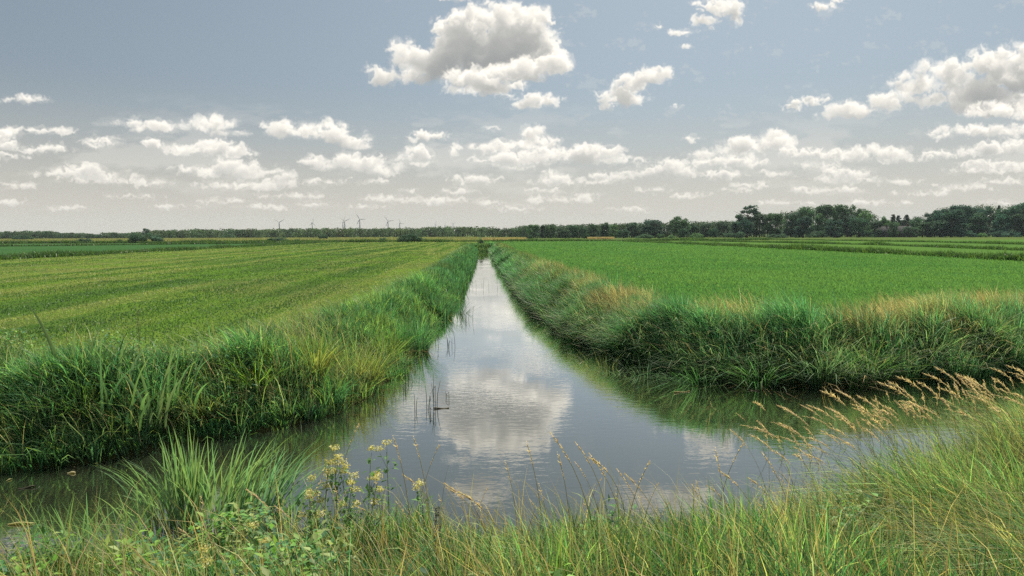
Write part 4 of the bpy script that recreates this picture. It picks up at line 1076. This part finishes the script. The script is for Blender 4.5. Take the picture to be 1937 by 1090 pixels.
# big flag leaves on the left bank
x, y = at(112, 10.1); flag_clump(x, y, .55, [(-.05, 0, 1.72, .062, -.55, .1), (.05, 0, 1.25, .06, .12, 0), (.15, .1, 1.30, .055, .30, .1), (-.1, 0, 1.1, .06, -.42, 0), (0, .1, .95, .05, .02, 0), (.1, -.1, .8, .05, .25, 0), (-.2, 0, .7, .055, -.25, 0), (.22, 0, 1.2, .05, .35, .1)],
    'tallest sword leaved plant on the left bank with one leaf far above the weeds', GF, 1)
x, y = at(192, 9.9); flag_clump(x, y, .55, [(0, 0, 1.05, .06, -.35, 0), (.06, .05, .95, .06, -.28, 0), (.1, 0, 1.2, .05, .15, .1), (.16, .1, 1.1, .05, .35, .1), (-.1, 0, .7, .05, -.3, 0)],
    'sword leaved plant right of the tallest one on the left bank', GF, 2)
x, y = at(262, 9.7); flag_clump(x, y, .40, [(0, 0, 1.0, .055, -.50, 0), (.05, 0, .85, .05, -.15, 0), (.12, .05, .95, .045, .30, 0), (.18, 0, 1.15, .04, .25, .1), (-.05, -.1, .6, .05, .2, -.1), (.25, 0, .75, .045, .30, 0)],
    'sword leaved plant with drooping leaves, farthest right of those on the left bank', GF, 3)
for px, d, n, lx, sd, lab in ((330, 10.1, 8, .35, 21, 'sword leaved plant among the weeds between flag leaves and lime tussock'), (60, 10.4, 7, -.3, 22, 'sword leaved plant at the far left of the left bank'),
                          (150, 10.6, 8, .1, 23, 'sword leaved plant behind the two tallest ones on the left bank'), (215, 9.5, 6, .5, 24, 'low sword leaved plant bending over the left waterline'), (300, 10.8, 6, -.2, 25, 'sword leaved plant at the back of the left bank near the field')):
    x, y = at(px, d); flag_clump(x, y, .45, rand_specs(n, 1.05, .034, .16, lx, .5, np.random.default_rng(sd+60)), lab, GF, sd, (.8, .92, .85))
# clumps standing at the near water edge
for px, d, n, h, lab, sd in ((235, 6.75, 9, .70, 'sparse long leaves at the left foot of the thick sedge clump in the water', 4),
                             (345, 7.15, 84, 1.0, 'thick upright sedge clump standing in the water at lower left', 5),
                             (300, 6.9, 44, .9, 'sedge clump leaning left in front of the thick upright one', 6),
                             (425, 7.0, 60, 1.02, 'sedge clump bending right beside the thick upright one', 7),
                             (488, 6.9, 52, 1.0, 'bluish sedge clump nearest to the yellow flower heads', 8)):
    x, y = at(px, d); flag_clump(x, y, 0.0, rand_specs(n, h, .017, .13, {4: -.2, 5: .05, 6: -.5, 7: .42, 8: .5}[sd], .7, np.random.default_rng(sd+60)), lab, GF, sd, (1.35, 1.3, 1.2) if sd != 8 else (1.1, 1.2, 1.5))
for px, d, n, h, lx, lab, sd in ((560, 6.3, 46, .80, .2, 'green sedge clump at the foot of the leftmost yellow flowers', 31), (180, 6.2, 40, .85, -.3, 'pale sedge clump left of the thick upright one', 32), (640, 5.7, 44, .62, .1, 'low sedge clump under the yellow flower group', 34),
                                (95, 5.7, 34, .80, -.2, 'loose sedge clump near the lower left corner', 33), (730, 5.9, 40, .55, .3, 'short sedge clump right of the yellow flower group', 35), (20, 5.2, 30, .7, .2, 'sedge clump cut by the left edge of the view', 36)):
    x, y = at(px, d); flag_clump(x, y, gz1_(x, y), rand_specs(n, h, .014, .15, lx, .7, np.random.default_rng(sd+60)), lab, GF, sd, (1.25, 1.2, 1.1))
for px, d, n, lx, lab, sd in ((60, 5.3, 10, -.5, 'loose arching leaves at the lower left corner of the view', 11), (150, 5.5, 12, .4, 'loose tall leaves crossing over the water at lower left', 12),
                              (215, 5.2, 12, -.8, 'long leaf tuft bending left over the dark water at lower left', 13), (250, 5.0, 10, .9, 'long leaf tuft bending right below the sedge clumps', 14)):
    x, y = at(px, d); flag_clump(x, y, float(gz(np.array([x]), np.array([y]))[0]), rand_specs(n, .85, .014, .16, lx, .5, np.random.default_rng(sd+60)), lab, GF, sd, (1.2, 1.1, .9))
# distinct tussocks along the left bank
TU = [ # px, dist offset from waterline, height, n, base, tip, label
 (862, 26, .15, .95, 190, G_BLUE, (.05, .16, .09), 'dark bluish rush tussock standing farthest out in the straight ditch'),
 (838, 25, .5, .8, 150, G_DEEP, (.07, .18, .05), 'green tussock just behind the dark bluish rush tussock'),
 (786, 17.6, .25, .95, 240, G_BLUE, (.08, .21, .10), 'large bluish green tussock on the left bank before the rush tussock'),
 (752, 16.6, .6, .7, 180, G_DEEP, (.06, .19, .05), 'dark green tussock on the left bank left of the large bluish one'),
 (722, 15.2, .5, .75, 200, G_MID, (.20, .27, .07), 'rounded yellowish green tussock behind the two lime ones'),
 (690, 13.4, .35, .75, 210, G_OLIVE, (.26, .30, .07), 'lime yellow tussock overhanging the water at the corner of the bank'),
 (655, 12.8, .5, .85, 210, G_OLIVE, (.24, .27, .09), 'olive tussock with dry tips left of the lime yellow one'),
 (585, 12.1, .5, .75, 200, G_OLIVE, (.27, .30, .06), 'yellow green tussock on the middle of the left bank'),
 (615, 11.8, .2, .55, 150, G_BLUE, (.07, .24, .09), 'small vivid green tussock at the waterline below the yellow green one'),
 (470, 11.0, .35, .55, 190, G_MID, (.19, .29, .04), 'bright lime tussock low on the left bank'),
 (370, 10.4, .25, .50, 170, G_OLIVE, (.20, .24, .08), 'pale olive tussock hanging over the left waterline'),
 (300, 10.2, .25, .50, 150, G_DEEP, (.14, .20, .07), 'dull green tussock at the left waterline under the flag leaves'),
 (135, 9.7, .20, .50, 190, G_MID, (.16, .26, .06), 'fine leaved green tussock low at the far left waterline'),
 (95, 10.0, .6, .60, 150, G_MID, (.14, .25, .06), 'fine leaved tussock under the tallest sword leaved plant')]
for i, (px, d, off, h, n, cb_, ct_, lab) in enumerate(TU):
    x, y = at(px, d)
    blade_clump('grass_tussock', x, y, int(n*1.3), h*1.22, .013, .24, 1.05, (-.1, -.12), np.array(cb_)*.8, np.array(ct_)*np.array([1.0, 1.12, 1.0]), lab, 'grass tussock', 'tussocks of the left bank', 400+i*3)
TR = [(1140, 15.6, .95, G_OLIVE, (.20, .25, .10), 'olive tussock on the right bank left of the dark ones'),
 (1215, 14.6, 1.0, G_BLUE, (.12, .22, .13), 'bluish tussock drooping to the water on the right bank'),
 (1330, 13.6, 1.05, G_DEEP, (.10, .24, .09), 'deep green tussock in the middle of the right bank'),
 (1440, 13.2, 1.0, G_DEEP, (.12, .27, .10), 'green tussock left of a dark hollow in the right bank'),
 (1560, 13.1, 1.1, G_BLUE, (.17, .28, .15), 'large pale tipped tussock right of the dark hollow'),
 (1650, 13.3, .95, G_MID, (.16, .27, .08), 'light green tussock on the right part of the far right bank'),
 (1760, 13.9, 1.0, G_BLUE, (.13, .22, .12), 'dull bluish tussock behind the plumed grass stand'),
 (1870, 14.6, 1.0, G_MID, (.20, .27, .09), 'yellowish tussock at the far right end of the right bank')]
for i, (px, d, h, cb_, ct_, lab) in enumerate(TR):
    x, y = at(px, d)
    blade_clump('grass_tussock', x, y, 260, h, .012, .30, 1.2, (-.35, -.3), np.array(cb_)*.8, np.array(ct_), lab, 'grass tussock', 'tussocks of the right bank', 500+i*3)

# ------------------------------------------------------------------ plumed grass stalks
def make_stalk(h, lean, plume_len, plume_w, n_spk, seed, side=-1, leafn=2, dense=1.0):
    r = np.random.default_rng(seed); t = empty('plumed_grass_stalk', (0, 0, 0))
    def axis(u): return np.array([lean*h*u**2.2, .05*h*math.sin(u*3+seed), h*u*(1-.30*abs(lean)*u*u)-.10*h*max(0, u-.85)**1.3*4*abs(lean)])
    g = Geo(); us = np.linspace(0, .97, 10); tube(g, [axis(u) for u in us], np.linspace(.0030, .0013, 10), (.34, .31, .13), 4, False)
    link_mesh('stem', g.mesh('stem'), M_DRY, t)
    g = Geo(); n = n_spk
    u = 1-plume_len*r.random(n)**.85*.999
    for uu_ in u:
        p = axis(uu_); d = axis(min(uu_+.03, 1.03))-p; d /= np.linalg.norm(d)+1e-9
        k = 1-abs((1-uu_)/plume_len-.45)*1.3; L = plume_w*max(.35, k)*r.uniform(.5, 1.2)
        a = d+r.normal(0, .33, 3)+np.array([.0, 0, -.12]); a /= np.linalg.norm(a)
        s_ = np.cross(a, r.normal(size=3)); s_ /= np.linalg.norm(s_); w = .0045*dense*r.uniform(.7, 1.4)
        q = p+a*L*.25
        c = np.array((.70, .60, .42))*r.uniform(.65, 1.2)*np.array([1, r.uniform(.85, 1.05), r.uniform(.8, 1.1)])
        g.add([p, q+s_*w, p+a*L, q-s_*w], [0, 1, 2, 3], [0], c)
    link_mesh('plume', g.mesh('plume'), M_DRY, t)
    for i in range(leafn):
        g = Geo(); u0 = r.uniform(.15, .5); p = axis(u0); c = np.array((.15, .22, .07))*r.uniform(.8, 1.4)
        sword_leaf(g, p, .22*h, .009, (side*r.uniform(.1, .35)*h, r.normal(0, .05)), c, c*1.5, .2, 6, r.uniform(0, 3), .6)
        link_mesh('leaf', g.mesh('leaf'), M_GRASS, t)
    return t
def place_all(protos, spots):
    used = set()
    for (k, x, y, z, rz, sc, lab, grp) in spots:
        o = protos[k] if k not in used else copy_tree(protos[k]); used.add(k)
        o.location = (x, y, z); o.rotation_euler = (0, 0, rz); o.scale = (sc, sc, sc)
        tag(o, lab, 'grass stalk', grp)
gz1 = lambda x, y: float(gz(np.array([x]), np.array([y]))[0])
# the leaning tan stand on the right
pr = [make_stalk(H_, l_, pl_, pw_, n_, 600+q_, -1, 1+q_ % 2, .62) for q_, (H_, l_, pl_, pw_, n_) in enumerate([(1.25, -.32, .20, .050, 100), (1.3, -.44, .24, .058, 130), (1.15, -.24, .17, .044, 75), (1.35, -.52, .22, .060, 120), (1.2, -.16, .15, .036, 60), (1.3, -.62, .26, .054, 110), (1.2, -.38, .12, .030, 45)])]
r = np.random.default_rng(611); sp_ = []
for i in range(150):
    top = 1380+(1990-1380)*r.random()**.70
    d = r.uniform(6.2, 9.5)
    ty = np.interp(top, [1400, 1500, 1600, 1700, 1850, 1937, 2000], [748, 738, 718, 700, 690, 690, 690])+abs(r.normal(0, 52))
    sc = r.uniform(.8, 1.12); k = int(r.integers(0, 7)); lx = (.32, .44, .24, .52, .16, .62, .38)[k]*(1.25, 1.3, 1.15, 1.35, 1.2, 1.3, 1.2)[k]*sc
    x = at(top, d)[0]+lx*.9; y = d
    z = min(z_of(top, ty, d)-1.08*sc, gz1(x, y)+.15); z = max(z, gz1(x, y)-.45)
    lab = 'tan plumed stalk in the dense leaning stand at the right edge of the near bank' if top > 1690 else 'tan plumed stalk leaning left over the dark water on the right'
    sp_.append((k, x, y, z, r.normal(0, .38), sc, lab, 'plumed stalks of the dense stand' if top > 1690 else 'plumed stalks leaning over the water'))
place_all(pr, sp_)
# thin stalks along the near bank
pr = [make_stalk(.85, -.12, .20, .026, 44, 621, -1, 1, .55), make_stalk(.95, -.26, .22, .030, 50, 622, -1, 1, .6), make_stalk(.9, .18, .18, .028, 46, 623, 1, 1, .6), make_stalk(.8, -.40, .20, .036, 60, 624, -1, 1, .65)]
r = np.random.default_rng(631); sp_ = []
TOPS = [(656,802),(786,830),(818,845),(745,832),(470,905),(1005,842),(1062,815),(1105,828),(1117,824),(1130,850),(1055,868),(1090,870),(1172,885),(1197,892),(1225,860),(1143,900),(1255,905),(1300,900),(1325,918),(1345,905),(880,888),(850,895),(925,920),(955,880),
        (840,900),(1370,850),(1400,830),(1385,870),(1430,885),(1465,850),(1480,905),(700,905),(770,880),(540,935),(590,905),(620,920),(505,940),(420,960),(350,945),(565,960),(300,985),(660,930),(720,950),(1020,920),(1210,935),(1280,940),(1420,930),(985,945),(900,950),(1160,940),(1340,955),(1450,935),
        (470,1000),(530,1010),(610,985),(380,1010),(1240,960),(1100,950),(820,940),(760,960)]
for (px, py) in TOPS:
    d = r.uniform(4.3, 5.9); k = int(r.integers(0, 4)); H = (.85, .95, .9, .8)[k]*.95; lx = (-.12, -.26, .18, -.40)[k]*(.85, .95, .9, .8)[k]
    x = at(px, d)[0]-lx; gzz = gz1(x, d); top = z_of(px, py, d); sc = min(1.35, max(.45, (top-gzz+.05)/H))
    zone = 'before the yellow flower heads' if px < 760 else ('before the calm middle water' if px < 1150 else 'before the rippled right water')
    sp_.append((k, x, d, top-H*sc, r.normal(0, .3), sc, 'thin pale seed stalk of the near bank '+zone, 'thin seed stalks '+zone))
place_all(pr, sp_)

# ------------------------------------------------------------------ yellow flowering plants at the near edge
def flower_plant(px, top_py, d, label, seed, heads, tone=(1, 1, 1)):
    r = np.random.default_rng(seed); x, y = at(px, d); z0 = gz1(x, y); H = z_of(px, top_py, d)-z0
    t = empty('flowering_plant', (x, y, z0)); tag(t, label, 'flower', 'yellow flowering plants of the near bank')
    g = Geo(); bx, by = r.normal(0, .05), r.normal(0, .03)
    ax = lambda u: np.array([bx*u*u*2, by*u, H*u])
    tube(g, [ax(u) for u in np.linspace(-.1, .95, 8)], np.linspace(.005, .0025, 8), (.16, .23, .09), 5); link_mesh('stem', g.mesh('stem'), M_STEM, t)
    g = Geo(); n = 60
    P = np.array([ax(u) for u in r.uniform(.2, .92, n)])+r.normal(0, .03, (n, 3))*np.array([1.2, 1, .5])
    leaves(g, P, .055, np.tile(np.array((.10, .21, .075)), (n, 1)), r, 1.2); link_mesh('leaves', g.mesh('leaves'), M_LEAF, t)
    for i in range(heads):
        hx, hz_ = (0, 1.0) if i == 0 else (r.uniform(-.075, .075), r.uniform(.72, .97)); c = ax(hz_)+np.array([hx, r.normal(0, .03), 0])
        g = Geo(); tube(g, [ax(max(.3, hz_-.14)), c-np.array([0, 0, .02])], [.002, .0012], (.13, .19, .06), 4, False)
        n = 95; q = r.normal(0, 1, (n, 3))*np.array([.021, .021, .024])*r.uniform(.7, 1.15); q = np.clip(q, -.036, .036); q[:, 2] = np.abs(q[:, 2])
        s = r.uniform(.0035, .0075, n)[:, None]; nr = r.normal(size=(n, 3)); a = np.cross(nr, r.normal(size=(n, 3))); a /= np.linalg.norm(a, axis=1)[:, None]; b = np.cross(a, nr); b /= np.linalg.norm(b, axis=1)[:, None]
        V = np.stack([c+q-a*s, c+q+b*s, c+q+a*s, c+q-b*s], 1)
        pal = np.array([(.68, .64, .34), (.56, .52, .20), (.76, .74, .50), (.34, .38, .14), (.52, .44, .18)])*np.array(tone)
        g.add(V, np.arange(n*4), np.arange(n)*4, np.repeat(pal[r.integers(0, 5, n)], 4, 0)); link_mesh('flower_head', g.mesh('flower_head'), M_DRY, t)
for i, (px, py, d, hd, lab) in enumerate([(628, 838, 5.5, 5, 'tallest yellow flowering plant with a thick cluster of heads over the water'), (600, 868, 5.4, 3, 'yellow flowering plant just left of the tallest one'),
    (656, 858, 5.6, 4, 'yellow flowering plant just right of the tallest one'), (688, 840, 5.6, 3, 'cream and yellow flower spike with a leafy stem standing apart'), (731, 830, 5.6, 1, 'single yellow flower head on a bent bare stem over the water'),
    (686, 893, 5.3, 2, 'low pair of faded yellow heads under the cream flower spike'), (575, 897, 5.3, 2, 'pale cream heads farthest left over the water'), (583, 918, 5.2, 2, 'low cream heads below the leftmost pale ones'),
    (640, 898, 5.3, 3, 'cream flower cluster low in the middle of the yellow group'), (478, 985, 4.7, 2, 'cream flower heads among weeds under the sedge clumps'), (385, 1033, 4.3, 2, 'cream flower heads lowest at the bottom left'), (800, 905, 5.4, 1, 'greenish flower head right of the yellow group')]):
    flower_plant(px-4, py+12, d, lab, 700+i, hd+1)
def dock(px, top_py, d, label, seed, col):
    r = np.random.default_rng(seed); x, y = at(px, d); z0 = gz1(x, y); H = z_of(px, top_py, d)-z0
    t = empty('seed_spike_plant', (x, y, z0), r.uniform(0, 6)); tag(t, label, 'plant', 'dark seed spikes')
    g = Geo(); tube(g, [(0, 0, -.05), (.02, 0, H*.5), (.0, .02, H)], [.006, .004, .002], (.07, .06, .04), 5); link_mesh('stem', g.mesh('stem'), M_STEM, t)
    g = Geo(); n = 420; u = r.uniform(.35, 1, n); th = r.uniform(0, 6.28, n); R = .03*(1.15-u)+.008
    P = np.stack([np.cos(th)*R+.01, np.sin(th)*R, u*H], 1); leaves(g, P, .018, np.tile(np.array(col), (n, 1)), r); link_mesh('seed_spike', g.mesh('seed_spike'), M_LEAF, t)
dock(822, 960, 4.6, 'dark seed spike standing in the near grass at bottom centre', 721, (.05, .07, .05))
dock(252, 582, 11.0, 'dark seed spike above the weeds of the left bank', 724, (.09, .10, .06))

# ------------------------------------------------------------------ reed stems and drifting things in the water
def reed_stems(px, py, n, h, spread, label, seed, broken=.35):
    x, y = gp(px, py, 0.0); r = np.random.default_rng(seed); t = empty('water_reed', (x, y, 0)); tag(t, label, 'reeds', 'reeds standing in the water')
    for i in range(n):
        g = Geo(); dx, dy = r.normal(0, spread), r.normal(0, spread*1.4); hh = h*r.uniform(.4, 1.1); lx = r.normal(0, .16)*hh; c = np.array((.045, .060, .040))*r.uniform(.7, 1.6)
        if r.random() < broken: p = [(dx, dy, -.3), (dx+lx*.5, dy, hh*.6), (dx+lx+r.choice([-1, 1])*.16*h, dy+.02, hh*.35)]
        else: p = [(dx, dy, -.3), (dx+lx*.4, dy, hh*.5), (dx+lx, dy, hh)]
        tube(g, p, [.0065, .005, .002], c, 5); link_mesh('stem', g.mesh('stem'), M_STEM, t)
RE = [(820, 768, 6, .62, .05, 'tight bunch of dark upright reed stems standing alone in the middle water'), (795, 775, 4, .40, .10, 'bent reed stems left of the tight dark bunch'), (848, 752, 3, .25, .06, 'low bent stems right of the tight dark bunch'),
 (775, 725, 6, .45, .15, 'crooked dark stems beside the left bank corner'), (700, 775, 9, .35, .22, 'many short stems in the shade of the left bank corner'), (640, 800, 6, .30, .2, 'short dark stems at the left bank waterline'),
 (843, 655, 8, .55, .18, 'tangle of bent reed stems left in the ditch before the bluish tussock'), (875, 605, 8, .5, .22, 'reed stems in the ditch beside the dark rush tussock'), (898, 545, 7, .7, .28, 'crooked stems by the left verge further up the ditch'),
 (965, 548, 8, .55, .35, 'thin stems by the right verge of the ditch'), (985, 565, 6, .5, .25, 'second row of thin stems by the right verge of the ditch'), (910, 495, 6, .25, .4, 'far patch of floating stems across the ditch'), (925, 496, 5, .22, .4, 'far patch of stems right of the floating one'),
 (952, 520, 5, .4, .3, 'far thin stems close to the right verge'), (1110, 675, 8, .25, .25, 'short dead stems under the right bank'), (560, 830, 5, .45, .2, 'dark stems in the water before the left bank')]
for i, (px, py, n, h, sp2, lab) in enumerate(RE): reed_stems(px, py, n, h, sp2, lab, 800+i)
def floating(px, py, L, W, rz, col, name, label, seed):
    x, y = gp(px, py, .012); t_ = Geo(); r = np.random.default_rng(seed)
    n = 7; V = []
    for i in range(n):
        u = i/(n-1); w = W*.5*math.sin(math.pi*min(.98, max(.06, u)))**.7; z = .010*math.sin(u*5+seed)+.004
        V += [(L*(u-.5), -w, z), (L*(u-.5), 0, z+.012), (L*(u-.5), w, z), (L*(u-.5), 0, z-.014)]
    Lp = []
    for i in range(n-1):
        for k in range(4): Lp += [i*4+k, i*4+(k+1) % 4, i*4+4+(k+1) % 4, i*4+4+k]
    t_.add(V, Lp, np.arange(len(Lp)//4)*4, col); o = link_mesh(name, t_.mesh(name, True), M_DRY)
    o.location = (x, y, .004); o.rotation_euler = (0, 0, rz); tag(o, label, name.replace('_', ' '), 'things drifting on the ditch')
FL = [(1290, 741, .34, .06, .3, (.25, .22, .08), 'floating_leaf', 'yellowish leaf drifting before the middle of the right bank'), (1425, 738, .20, .05, -.4, (.12, .10, .06), 'floating_leaf', 'small brown leaf by the dark hollow of the right bank'),
 (50, 922, .16, .03, .4, (.07, .07, .05), 'floating_stick', 'dark stick on the brown water at far left'), (135, 894, .10, .03, 0, (.50, .46, .32), 'floating_leaf', 'tiny pale leaf on the brown water at far left'), (40, 990, .26, .03, .1, (.42, .40, .2), 'floating_leaf', 'long pale leaf floating at lower left'),
 (700, 650, .30, .05, .2, (.16, .18, .07), 'floating_leaf', 'green leaf in the shade under the left bank tussocks'), (835, 772, .26, .02, .1, (.10, .09, .06), 'floating_stick', 'thin stick lying beside the tight reed bunch'), (1080, 640, .2, .04, .7, (.2, .2, .1), 'floating_leaf', 'leaf close under the right bank where it turns'),
 (690, 690, .22, .05, -.3, (.30, .30, .16), 'floating_leaf', 'pale leaf at the corner of the left bank'), (1395, 1043, .10, .012, .05, (.30, .12, .04), 'floating_stick', 'x')]
for i, f in enumerate(FL[:-1]): floating(*f, 900+i)

# ------------------------------------------------------------------ air
g = Geo(); box(g, (-3050, -420, -2.0), (3050, 3050, 75.0))
hm = bpy.data.materials.new('haze_air'); hm.use_nodes = True; hm.cycles.homogeneous_volume = True; t = hm.node_tree; t.nodes.clear()
pv = N(t, 'ShaderNodeVolumePrincipled'); pv.inputs['Density'].default_value = .00010; pv.inputs['Color'].default_value = (.66, .80, .92, 1); pv.inputs['Anisotropy'].default_value = 0
o = N(t, 'ShaderNodeOutputMaterial'); t.links.new(pv.outputs[0], o.inputs['Volume'])
hz_o = link_mesh('haze', g.mesh('haze'), hm); tag(hz_o, 'thin pale summer haze over the whole plain', 'haze', kind='stuff')
